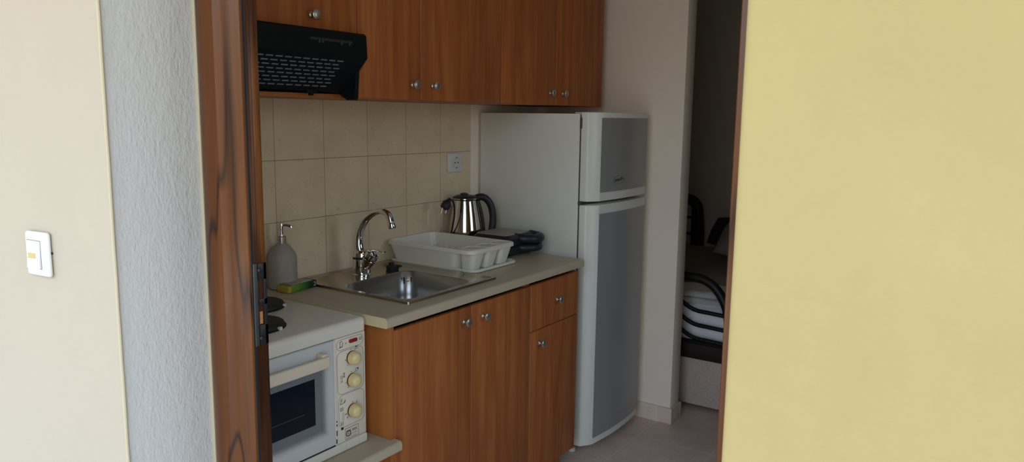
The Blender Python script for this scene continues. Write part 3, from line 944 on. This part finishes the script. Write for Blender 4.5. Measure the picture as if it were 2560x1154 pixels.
rk0 = thing('dish_rack', 'white plastic dish rack with three cutlery cups, on the worktop', 'dish rack', (.66, -.22, H + .0055))
RZ0, RZ1 = H + .0055, H + .0855
bm = new()
RB = (.536, .776, -.342, -.034)      # bottom
RT = (.520, .788, -.352, -.018)      # top inside the rim
rim_o = (.511, .796, -.4345, -.010)
loops = [ring(*RB, .026, RZ0), ring(RT[0] - .002, RT[1] + .002, RT[2] - .002, RT[3] + .002, .030, RZ1 - .013), ring(*rim_o, .036, RZ1 - .014), ring(*rim_o, .036, RZ1 - .003), ring(rim_o[0] + .003, rim_o[1] - .003, rim_o[2] + .003, rim_o[3] - .003, .034, RZ1), ring(RT[0] + .001, RT[1] - .001, RT[2] + .001, RT[3] - .001, .028, RZ1 - .001), ring(RB[0] + .003, RB[1] - .003, RB[2] + .003, RB[3] - .003, .024, RZ0 + .004)]
loft(bm, loops, True, True)
obj('tub', bm, 'rack', rk0, angle=40)
# plate ribs on the floor of the tub
for k in range(9):
    y = -.075 - .030 * k
    bm = new(); box(bm, (.552, y - .002, RZ0 + .003), (.755, y + .002, RZ0 + .030), .0012)
    for j in range(5):
        x = .57 + .042 * j
        box(bm, (x - .006, y - .0025, RZ0 + .028), (x + .006, y + .0025, RZ0 + .040), .001)
    obj('plate_rib', bm, 'rack', rk0)
# cups at the near end, bulging through the front wall
for k, (xa_, xb_) in enumerate(((.531, .607), (.615, .692), (.700, .777))):
    bm = new()
    c = (xa_ + xb_) / 2; hw = (xb_ - xa_) / 2
    y0, y1 = -.4285, -.3545
    L = []
    for z, k2, d in ((RZ0 + .001, .70, .020), (RZ0 + .006, .74, .018), (RZ1 - .014, 1.0, .0), (RZ1 + .0005, 1.02, -.001)):
        L.append([(a, b, z) for a, b in rrect(c - hw * k2, c + hw * k2, y0 + d, y1 - d * .2, .020 * k2)])
    for z, k2, d in ((RZ1 + .0015, .98, .001), (RZ1 + .0005, .93, .004), (RZ1 - .012, .90, .005)):
        L.append([(a, b, z) for a, b in rrect(c - hw * k2, c + hw * k2, y0 + d, y1 - d, .018)])
    loft(bm, L, True, True)
    obj('cutlery_cup', bm, 'rack', rk0, angle=40)

# ------------------------------------------------------------------ kettle
KX, KY = .921, -.084
kt = thing('electric_kettle', 'shiny steel electric kettle with black handle beside the fridge', 'kettle', (KX, KY, H))
bm = new(); lathe(bm, [(.073, 0), (.075, .004), (.075, .018), (.070, .022), (0, .022)], (KX, KY, H), (0, 0, 1), 40); obj('power_base', bm, 'black', kt)
bm = new(); lathe(bm, [(.072, .024), (.0755, .030), (.0765, .040), (.0735, .085), (.0670, .130), (.0590, .170), (.0520, .205), (.0500, .212)], (KX, KY, H), (0, 0, 1), 48); obj('pot', bm, 'kettlesteel', kt, angle=60)
bm = new(); lathe(bm, [(.0515, .211), (.0535, .215), (.0535, .220), (.0510, .224), (.040, .229), (.018, .2325), (0, .2335)], (KX, KY, H), (0, 0, 1), 40); ld = obj('lid', bm, 'black', kt)
bm = new(); lathe(bm, [(.0543, .2155), (.0543, .2185)], (KX, KY, H), (0, 0, 1), 40); obj('lid_ring', bm, 'chrome', ld)
bm = new(); lathe(bm, [(.018, .232), (.016, .238), (.008, .2405), (0, .241)], (KX - .006, KY, H), (0, 0, 1), 20); obj('lid_knob', bm, 'black', ld)
hdv = Vector((.75, -.66, 0)).normalized()         # the handle points out to the right of the picture
def hp(r, z): return Vector((KX, KY, H)) + hdv * r + Vector((0, 0, z))
hs = spline([hp(.044, .216), hp(.070, .222), hp(.094, .210), hp(.113, .180), hp(.121, .135), hp(.118, .090), hp(.110, .060), hp(.098, .036)], 6)
bm = new(); tube(bm, hs, [.0160] * len(hs), 14, flat=.95); hn = obj('handle', bm, 'black', kt, angle=60)
hs2 = spline([hp(.054, .208), hp(.068, .160), hp(.0780, .100), hp(.0830, .045), hp(.088, .032), hp(.099, .036)], 6)
bm = new(); tube(bm, hs2, [.0075] * len(hs2), 12); obj('handle_spine', bm, 'black', hn)
# pouring lip opposite the handle
bm = new(); prism(bm, [(-.015, .0), (.0, -.020), (.015, .0), (.006, .012), (-.006, .012)], 0, .020, 'z', .002)
sv = -hdv
rot = Matrix.Rotation(math.atan2(sv.y, sv.x) + PI / 2, 4, 'Z')
bmesh.ops.transform(bm, matrix=Matrix.Translation(Vector((KX, KY, H + .188)) + sv * .050) @ rot, verts=bm.verts)
obj('spout', bm, 'kettlesteel', kt)
# mains lead: plug hung over the spout, two round pins pointing down
PC = Vector((.752, -.118, 1.086))
lead = spline([PC + Vector((.012, -.002, .014)), (.780, -.118, 1.106), (.804, -.114, 1.094), (.820, -.108, 1.052), (.830, -.092, 1.00), (.842, -.070, .95), (.850, -.045, .905), (.866, -.040, .887)], 8)
bm = new(); tube(bm, lead, .0034, 10); cdo = obj('power_cord', bm, 'rubber', kt)
bm = new(); lathe(bm, [(.0105, -.016), (.0165, -.014), (.0190, -.004), (.0190, .009), (.012, .020), (.0062, .034), (.0, .036)], PC, (.55, -.1, .62), 18); pg = obj('plug', bm, 'rubber', cdo)
for q in (-.0095, .0095):
    bm = new()
    p0 = PC + Vector((q * .85 - .006, -q * .5, -.010))
    tube(bm, [p0, p0 + Vector((-.009, .002, -.022))], .0024, 10); obj('pin', bm, 'nickel', pg)

# ------------------------------------------------------------------ sandwich maker
sm = thing('sandwich_maker', 'black sandwich maker with steel lid behind the dish rack', 'sandwich maker', (.945, -.27, H))
def slab(x0, x1, y0, y1, z0, z1, r, in0=.004, in1=.004, m_='navyblack'):
    bm = new(); loft(bm, [ring(x0 + in0, x1 - in0, y0 + in0, y1 - in0, r, z0), ring(x0, x1, y0, y1, r, z0 + in0), ring(x0, x1, y0, y1, r, z1 - in1), ring(x0 + in1, x1 - in1, y0 + in1, y1 - in1, r, z1)]); return bm
obj('base_shell', slab(.840, 1.052, -.362, -.178, H + .008, H + .046, .03, .010), 'navyblack', sm)
lid = obj('lid_shell', slab(.838, 1.054, -.366, -.176, H + .048, H + .088, .032, .003, .012), 'navyblack', sm)
obj('lid_plate', slab(.852, 1.030, -.340, -.188, H + .086, H + .0905, .022, .001, .002), plain('brushed_lid_steel', (.36, .33, .28), .45, .25, var=.05), lid, label='grey steel lid plate')
# loop handle at the front, open in the middle
hl = [(1.000, -.325, H + .068), (1.000, -.345, H + .072), (1.020, -.375, H + .073), (1.062, -.384, H + .072), (1.100, -.366, H + .072), (1.108, -.338, H + .070), (1.090, -.318, H + .068)]
hl = [(.930, -.335, H + .074), (.935, -.372, H + .072), (.968, -.402, H + .070), (1.010, -.402, H + .070), (1.040, -.376, H + .070), (1.040, -.335, H + .074)]
hs = spline(hl, 6)
bm = new(); tube(bm, hs, [.0190] * len(hs), 16, flat=1.0); obj('handle', bm, 'navyblack', lid, angle=60)
hs = spline([(p[0], p[1] + .006, H + .034) for p in hl], 6)
bm = new(); tube(bm, hs, [.0170] * len(hs), 16, flat=1.0); obj('handle', bm, 'navyblack', sm, angle=60)
for x, y in ((.865, -.335), (1.03, -.335), (.865, -.20), (1.03, -.20)):
    bm = new(); lathe(bm, [(.010, 0), (.010, .011)], (x, y, H + .0003), (0, 0, 1), 16); obj('foot', bm, 'rubber', sm)

# ------------------------------------------------------------------ soap dispenser
SXc, SYc = -.016, -.064
so = thing('soap_dispenser', 'matt grey soap dispenser with chrome pump behind the oven', 'soap dispenser', (SXc, SYc, H))
bm = new(); lathe(bm, [(.040, 0), (.0455, .003), (.0462, .012), (.0462, .098), (.0450, .107), (.0400, .118), (.0255, .137), (.0155, .1465), (.0130, .150), (0, .150)], (SXc, SYc, H), (0, 0, 1), 40); obj('bottle', bm, 'soap', so, angle=50)
bm = new(); lathe(bm, [(.0145, .1465), (.0148, .149), (.0148, .168), (.0135, .1695), (.006, .170)], (SXc, SYc, H), (0, 0, 1), 28); pc = obj('pump_collar', bm, 'nickel', so)
bm = new(); lathe(bm, [(.0070, .168), (.0062, .172), (.0058, .185), (.0066, .193), (.0072, .206), (.0060, .2105), (0, .2115)], (SXc, SYc, H), (0, 0, 1), 20); pm = obj('pump', bm, 'chrome', so)
bm = new(); tube(bm, spline([(SXc, SYc, H + .2055), (SXc + .011, SYc - .013, H + .2050), (SXc + .0195, SYc - .023, H + .201), (SXc + .021, SYc - .025, H + .197)], 5), .0036, 10); obj('nozzle', bm, 'chrome', pm)

# ------------------------------------------------------------------ sponge pack
dirv = Vector((.120, .010, 0))
sg = thing('sponge_pack', 'green and yellow sponge pack lying in front of the soap dispenser', 'sponge', (-.005, -.119, H), math.atan2(.010, .120))
hx, hy, hz = .0610, .027, .025
bm = new(); box(bm, (-hx + .010, -hy, .0005), (hx, hy, hz), .003, 3); obj('wrapper', bm, 'green', sg, local=True)
bm = new(); box(bm, (-hx - .001, -hy + .001, .0008), (-hx + .014, hy - .001, hz - .003), .004, 3); obj('yellow_sponge', bm, 'spongeyellow', sg, local=True, label='yellow sponge end')
bm = new(); box(bm, (-hx + .018, -hy + .004, hz - .0005), (hx - .016, hy - .003, hz + .0012), .0005); obj('wrapper_top', bm, 'film', sg, local=True)
cu = text('printed_number', '2', .019, (0, 0, 0), 'paleprint', sg, 1.25)
cu.location = (hx - .010, -hy - .0004, hz * .5)

# ------------------------------------------------------------------ wall socket
wsx0, wsx1, wsz0, wsz1 = .893, .985, 1.2035, 1.2835
so2 = thing('wall_socket', 'white square wall socket on the tiles above the kettle', 'socket', ((wsx0 + wsx1) / 2, -.008, wsz0))
bm = new(); box(bm, (wsx0, -.017, wsz0), (wsx1, -.0081, wsz1), .0035, 3); pt = obj('cover_plate', bm, 'switch', so2)
cx_, cz_ = .945, 1.2435
bm = new(); prism(bm, rrect(.918, .972, 1.2165, 1.2705, .004), -.0185, -.0165, 'y', .0006); ins = obj('insert', bm, 'switch', pt)
bm = new(); lathe(bm, [(.0235, .0004), (.0245, .0018), (.0215, .0018), (.0210, -.0005), (0, -.0006)], (cx_, -.0186, cz_), (0, -1, 0), 32); well = obj('well', bm, plain('socket_grey', (.62, .62, .60), .5), ins)
bm = new()
for z in (1.2225 + .0, 1.2645):
    box(bm, (cx_ - .004, -.0205, z - .002), (cx_ + .004, -.0185, z + .002), .0006)
obj('earth_clip', bm, 'ink', well)
for x in (cx_ - .0095, cx_ + .0095):
    bm = new(); lathe(bm, [(.0032, 0), (.0032, .0008), (0, .0008)], (x, -.0186, cz_), (0, -1, 0), 12); obj('pin_hole', bm, 'ink', well)

# ------------------------------------------------------------------ fridge
FX0, FX1, FY0, FZ = 1.1228, 1.622, -.512, 1.4554
fg = thing('fridge_freezer', 'white two-door fridge freezer with silver door panels', 'fridge', (1.37, -.28, 0))
bm = new(); box(bm, (FX0, FY0, .035), (FX1, -.012, FZ), .003, 2); obj('body', bm, 'fridge', fg)
bm = new(); box(bm, (FX0 + .004, FY0 - .008, .06), (FX1 - .004, FY0 + .002, FZ - .004)); obj('gasket', bm, 'gasket', fg)
def dplan(inset=0.0, y_back=FY0 - .008):
    p = [(FX0, y_back), (FX0, -.546)]
    p += [(FX0 + .003, -.553), (FX0 + .025, -.5705), (FX0 + .048, -.5855)]
    for k in range(1, 12):
        t = k / 12
        x = FX0 + .050 + (FX1 - .012 - FX0 - .050) * t
        p.append((x, -.5855 - .017 * sin(PI * (t * .93 + .02)) - .002 * t))
    p += [(FX1 - .012, -.5875), (FX1 - .003, -.582), (FX1, -.572), (FX1, y_back)]
    return p
def front_y(x):
    t = (x - FX0 - .050) / (FX1 - .012 - FX0 - .050)
    return -.5855 - .017 * sin(PI * (t * .93 + .02)) - .002 * t
def fridge_door(z0, z1, pz0, pz1, lz):
    bm = new(); prism(bm, dplan(), z0, z1, 'z', .004, 3)
    d = obj('door', bm, 'fridge', fg, angle=40)
    # inlaid silver panel following the bow
    bm = new()
    xs = [FX0 + .050 + k * (FX1 - .022 - FX0 - .050) / 14 for k in range(15)]
    A = []
    for x in xs:
        A.append((x, front_y(x) - .0012))
    poly = A + [(x, y + .004) for x, y in A[::-1]]
    prism(bm, poly, pz0, pz1, 'z')
    obj('door_panel', bm, 'fridgepanel', d, label='silver grey door panel')
    # pale lip that forms the grip along the edge of the door
    bm = new()
    xs = [FX0 + .044 + k * (FX1 - .030 - FX0 - .044) / 14 for k in range(15)]
    A = [(x, front_y(max(x, FX0 + .05)) - .004) for x in xs]
    prism(bm, A + [(x, y + .007) for x, y in A[::-1]], lz[0], lz[1], 'z', .0015)
    obj('grip', bm, 'fridgetrim', d)
    return d
d1 = fridge_door(1.1000, 1.4620, 1.1360, 1.4400, (1.1030, 1.1330))
fridge_door(.0450, 1.0850, .0750, 1.0480, (1.0510, 1.0810))
bm = new(); box(bm, (FX0 + .001, FY0 - .006, 1.086), (FX1 - .003, FY0 + .001, 1.099)); obj('door_gap', bm, 'gap', fg)
bm = new(); box(bm, (FX0 - .001, FY0 - .012, 1.395), (FX0 + .004, FY0 - .001, 1.440), .001); box(bm, (FX0 - .001, FY0 - .014, 1.085), (FX0 + .004, FY0 - .001, 1.101), .001); obj('hinge', bm, 'gasket', fg)
bm = new(); box(bm, (FX0 + .012, FY0 - .03, FZ), (FX0 + .06, FY0 + .03, FZ + .006), .002); obj('hinge_cover', bm, 'fridgetrim', fg)
lx, lz_ = 1.313, 1.182
ly = front_y(lx) - .0016
bm = new(); tube(bm, [(lx + .047 * cos(2 * PI * k / 32), front_y(lx + .047 * cos(2 * PI * k / 32)) - .0014, lz_ + .017 * sin(2 * PI * k / 32)) for k in range(32)], .0008, 6, closed=True); lo_ = obj('logo_ring', bm, plain('logo_grey', (.16, .15, .14), .4), d1)
text('logo_text', 'premi', .020, (lx - .017, ly - .0010, lz_ + .001), 'ink', d1, 1.0)
text('logo_text', 'm', .020, (lx + .037, ly - .0014, lz_ + .003), 'ink', d1, 1.0)
bm = new(); lathe(bm, [(.0085, 0), (.0085, .0008), (0, .0008)], (lx + .018, ly - .001, lz_ + .003), (0, -1, 0), 20); obj('logo_dot', bm, 'greendot', d1, label='green dot of the logo')
for x, y in ((FX0 + .035, FY0 + .02), (FX1 - .04, FY0 + .02), (FX0 + .035, -.06), (FX1 - .04, -.06)):
    bm = new(); lathe(bm, [(.016, 0), (.018, .002), (.018, .016), (.010, .018), (.010, .036)], (x, y, 0), (0, 0, 1), 20); obj('foot', bm, 'fridgetrim', fg)

# ------------------------------------------------------------------ bedroom: bed seen through the doorway
bd = thing('bed', 'bed with black metal foot rails and greige fabric base', 'bed', (2.9, -.2, 0))
bm = new(); box(bm, (1.935, -.98, .022), (3.78, .52, .262), .008, 2); obj('fabric_base', bm, 'fabric', bd)
for x, y in ((2.05, -.9), (2.05, .42), (3.65, -.9), (3.65, .42)):
    bm = new(); box(bm, (x - .03, y - .03, 0), (x + .03, y + .03, .022)); obj('foot', bm, 'darkwood', bd)
bm = new(); box(bm, (1.928, -.985, .262), (3.785, .525, .338), .004); obj('side_board', bm, 'darkwood', bd)
# foot rail and bars (black tube)
XB = 1.945
rail = spline([(XB, -.10, .668), (XB, -.45, .669), (XB, -.676, .669), (XB, -.727, .669), (XB, -.768, .662), (XB, -.810, .643), (XB, -.841, .615), (XB, -.869, .575), (XB, -.892, .519), (XB, -.905, .43), (XB, -.908, .34)], 6)
bm = new(); tube(bm, rail, .0225, 16); obj('foot_rail', bm, 'bedmetal', bd)
for dz in (.498, .4265, .357):
    pts = spline([(XB, -.10, dz + .19), (XB, -.45, dz + .145), (XB, -.60, dz + .085), (XB, -.630, dz + .064), (XB, -.662, dz + .042), (XB, -.70, dz + .019), (XB, -.742, dz + .006), (XB, -.80, dz + .003), (XB, -.86, dz), (XB, -.902, dz - .002)], 5)
    bm = new(); tube(bm, pts, .0105, 12); obj('foot_bar', bm, 'bedmetal', bd)
XH = 3.74
hb = spline([(XH, .50, .33), (XH, .50, .62), (XH, .47, .78), (XH, .40, .855), (XH, .25, .872), (XH, .08, .860), (XH, -.01, .845), (XH, -.050, .80), (XH, -.064, .71), (XH, -.070, .60), (XH, -.072, .33)], 5)
bm = new(); tube(bm, hb, .040, 14); obj('headboard_arch', bm, 'bedmetal', bd)
bm = new()
for y in (-.022, .09, .20, .32):
    tube(bm, [(XH, y, .40), (XH, y, .865)], .014, 10)
for z in (.60, .72):
    tube(bm, [(XH, -.07, z), (XH, .49, z)], .010, 10)
obj('headboard_grid', bm, 'bedmetal', bd)

bm = new(); loft(bm, [[(a, b, z) for a, b in rrect(1.985 + i, 3.695 - i, -.965 + i, .505 - i, .06)] for z, i in ((.3385, .012), (.350, .003), (.37, 0), (.480, 0), (.502, .006), (.513, .020))])
o = obj('mattress', bm, 'mattress', angle=60); tag(o, 'white sheeted mattress on the bed in the dark room', 'mattress'); recenter_later.append(o)

def folded(x0, x1, y0, y1, z0, z1, rot, label):
    bm = new()
    nx, ny = 12, 12
    cx0, cy0 = (x0 + x1) / 2, (y0 + y1) / 2
    top, bot = [], []
    for i in range(nx + 1):
        for j in range(ny + 1):
            u, v = i / nx, j / ny
            e = min(u, 1 - u, v, 1 - v)
            rise = min(1, e * 8) ** .5
            w = .004 * sin(9 * u + 4 * v + z0 * 90) + .003 * sin(17 * v - 5 * u)
            x, y = x0 + (x1 - x0) * u, y0 + (y1 - y0) * v
            dx, dy = x - cx0, y - cy0
            X, Y = cx0 + dx * cos(rot) - dy * sin(rot), cy0 + dx * sin(rot) + dy * cos(rot)
            zm = (z0 + z1) / 2
            top.append(bm.verts.new((X, Y, zm + (z1 - zm) * rise + w * rise)))
            bot.append(bm.verts.new((X, Y, zm - (zm - z0) * rise)) if 0 < i < nx and 0 < j < ny else top[-1])
    for i in range(nx):
        for j in range(ny):
            a, b, c, d = i * (ny + 1) + j, (i + 1) * (ny + 1) + j, (i + 1) * (ny + 1) + j + 1, i * (ny + 1) + j + 1
            bm.faces.new((top[a], top[b], top[c], top[d]))
            q = []
            for k in (d, c, b, a):
                if bot[k] not in q:
                    q.append(bot[k])
            if len(q) > 2 and not all(v in (top[a], top[b], top[c], top[d]) for v in q):
                bm.faces.new(q)
    bmesh.ops.recalc_face_normals(bm, faces=bm.faces)
    o = obj('folded_towel', bm, 'towel', angle=70)
    tag(o, label, 'towel', 'folded white towels on the bed')
    recenter_later.append(o)
folded(2.000, 2.300, -.835, -.54, .514, .538, .12, 'folded white towel, lower one lying on the mattress')
folded(2.005, 2.290, -.815, -.53, .548, .574, .04, 'folded white towel, upper one topping the pile')

# pillows at the head
def pillow(loc, size, tilt, mat, label, rz=0):
    bm = new()
    n = 28
    for s in (1, -1):
        G = []
        for i in range(n + 1):
            row = []
            for j in range(n + 1):
                u, v = i / n * 2 - 1, j / n * 2 - 1
                e = max(0, (1 - abs(u) ** 2.6)) ** .5 * max(0, (1 - abs(v) ** 2.6)) ** .5
                k = 1 - .05 * (abs(u * v))
                row.append(bm.verts.new((u * size[0] / 2 * k, v * size[1] / 2 * k, s * size[2] / 2 * e)))
            G.append(row)
        for i in range(n):
            for j in range(n):
                f = (G[i][j], G[i + 1][j], G[i + 1][j + 1], G[i][j + 1])
                bm.faces.new(f if s > 0 else f[::-1])
    bmesh.ops.remove_doubles(bm, verts=bm.verts, dist=1e-5)
    bmesh.ops.rotate(bm, cent=(0, 0, 0), matrix=Matrix.Rotation(tilt, 3, 'Y'), verts=bm.verts)
    bmesh.ops.translate(bm, verts=bm.verts, vec=loc)
    o = obj('pillow', bm, mat, angle=70)
    tag(o, label, 'pillow')
    recenter_later.append(o)
M['taupe'] = plain('shade_darkened_bedding', (.32, .265, .215), .95, var=.05)  # pale bedding darkened in colour to stand for the dim bedroom
pillow((3.22, -.66, .700), (.42, .50, .15), math.radians(-28), 'taupe', 'pillow at the head of the bed, shade put into its taupe colour')
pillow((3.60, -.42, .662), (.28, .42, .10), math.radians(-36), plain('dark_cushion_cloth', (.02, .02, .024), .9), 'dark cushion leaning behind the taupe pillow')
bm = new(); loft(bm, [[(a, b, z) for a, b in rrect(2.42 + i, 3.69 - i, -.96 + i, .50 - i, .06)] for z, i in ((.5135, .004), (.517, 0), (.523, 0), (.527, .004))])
o = obj('bed_shade_sheet', bm, 'taupe', angle=60); tag(o, 'dark taupe sheet added over the mattress, standing for shade', 'shade sheet'); recenter_later.append(o)  # added dark sheet, painted shade over the rear of the white mattress

for o in recenter_later:
    if not o.children:
        recenter(o)

# ------------------------------------------------------------------ light
w = bpy.data.worlds.new('World')
scene.world = w
w.use_nodes = True
wt_ = w.node_tree
bg = wt_.nodes['Background']
tc = wt_.nodes.new('ShaderNodeTexCoord')
sx = wt_.nodes.new('ShaderNodeSeparateXYZ')
wt_.links.new(tc.outputs['Generated'], sx.inputs[0])
# ground, a belt of greenery on the horizon, hazy bluish sky above
col = ramp(wt_, math_node(wt_, 'MULTIPLY_ADD', sx.outputs[2], .5, .5), [(.0, (.40, .35, .28)), (.495, (.44, .39, .31)), (.51, (.55, .50, .41)), (.56, (.66, .64, .58)), (.60, (.64, .80, 1.0)), (1.0, (.46, .69, 1.0))])
wt_.links.new(col, bg.inputs[0])
bg.inputs[1].default_value = 4.0

def portal(name, loc, rot, sx, sy):
    l = bpy.data.lights.new(name, 'AREA')
    l.shape = 'RECTANGLE'; l.size = sx; l.size_y = sy
    l.cycles.is_portal = True
    o = bpy.data.objects.new(name, l); COL.objects.link(o)
    o.location = loc; o.rotation_euler = rot
portal('door_portal', (XO - .02, (JL + JR) / 2, 1.1), (0, -PI / 2, 0), 2.2, abs(JL - JR))
portal('window_portal', ((WX0 + WX1) / 2, ROOM_Y - .22, (WZ0 + WZ1) / 2), (PI / 2, 0, 0), WX1 - WX0, WZ1 - WZ0)
# sun from behind the house: the facade stays in shade, the terrace beyond the porch is sunlit
sl_ = bpy.data.lights.new('Sun', 'SUN')
sl_.energy = 10.0
sl_.angle = math.radians(.53)
sl_.color = (1.0, .92, .80)
so_ = bpy.data.objects.new('Sun', sl_); COL.objects.link(so_)
so_.location = (6, 2, 9)
so_.rotation_euler = Vector((.62, .18, .80)).to_track_quat('Z', 'Y').to_euler()

# ------------------------------------------------------------------ camera
cam = bpy.data.cameras.new('Camera')
co = bpy.data.objects.new('Camera', cam); COL.objects.link(co)
yaw, pitch, roll, f = .5964, -.1505, .0132, 1897.9934
fw = Vector((cos(pitch) * cos(yaw), cos(pitch) * sin(yaw), sin(pitch)))
rt = Vector((sin(yaw), -cos(yaw), 0)); up = rt.cross(fw)
R_ = rt * cos(roll) + up * sin(roll); U_ = -rt * sin(roll) + up * cos(roll)
co.matrix_world = Matrix(((R_.x, U_.x, -fw.x, -1.5948), (R_.y, U_.y, -fw.y, -2.0323), (R_.z, U_.z, -fw.z, 1.4434), (0, 0, 0, 1)))
cam.sensor_fit = 'HORIZONTAL'; cam.sensor_width = 36.0
cam.lens = f / 2560 * 36
cam.clip_start = .02
cam.dof.use_dof = True
cam.dof.focus_distance = 2.4
cam.dof.aperture_fstop = 16.0
scene.camera = co

scene.view_settings.view_transform = 'Standard'
scene.view_settings.look = 'None'
scene.view_settings.gamma = 1.0
scene.view_settings.use_curve_mapping = False
scene.view_settings.exposure = 0.0
try:
    scene.cycles.use_denoising = True
    scene.cycles.max_bounces = 10
    scene.cycles.diffuse_bounces = 6
except Exception:
    pass
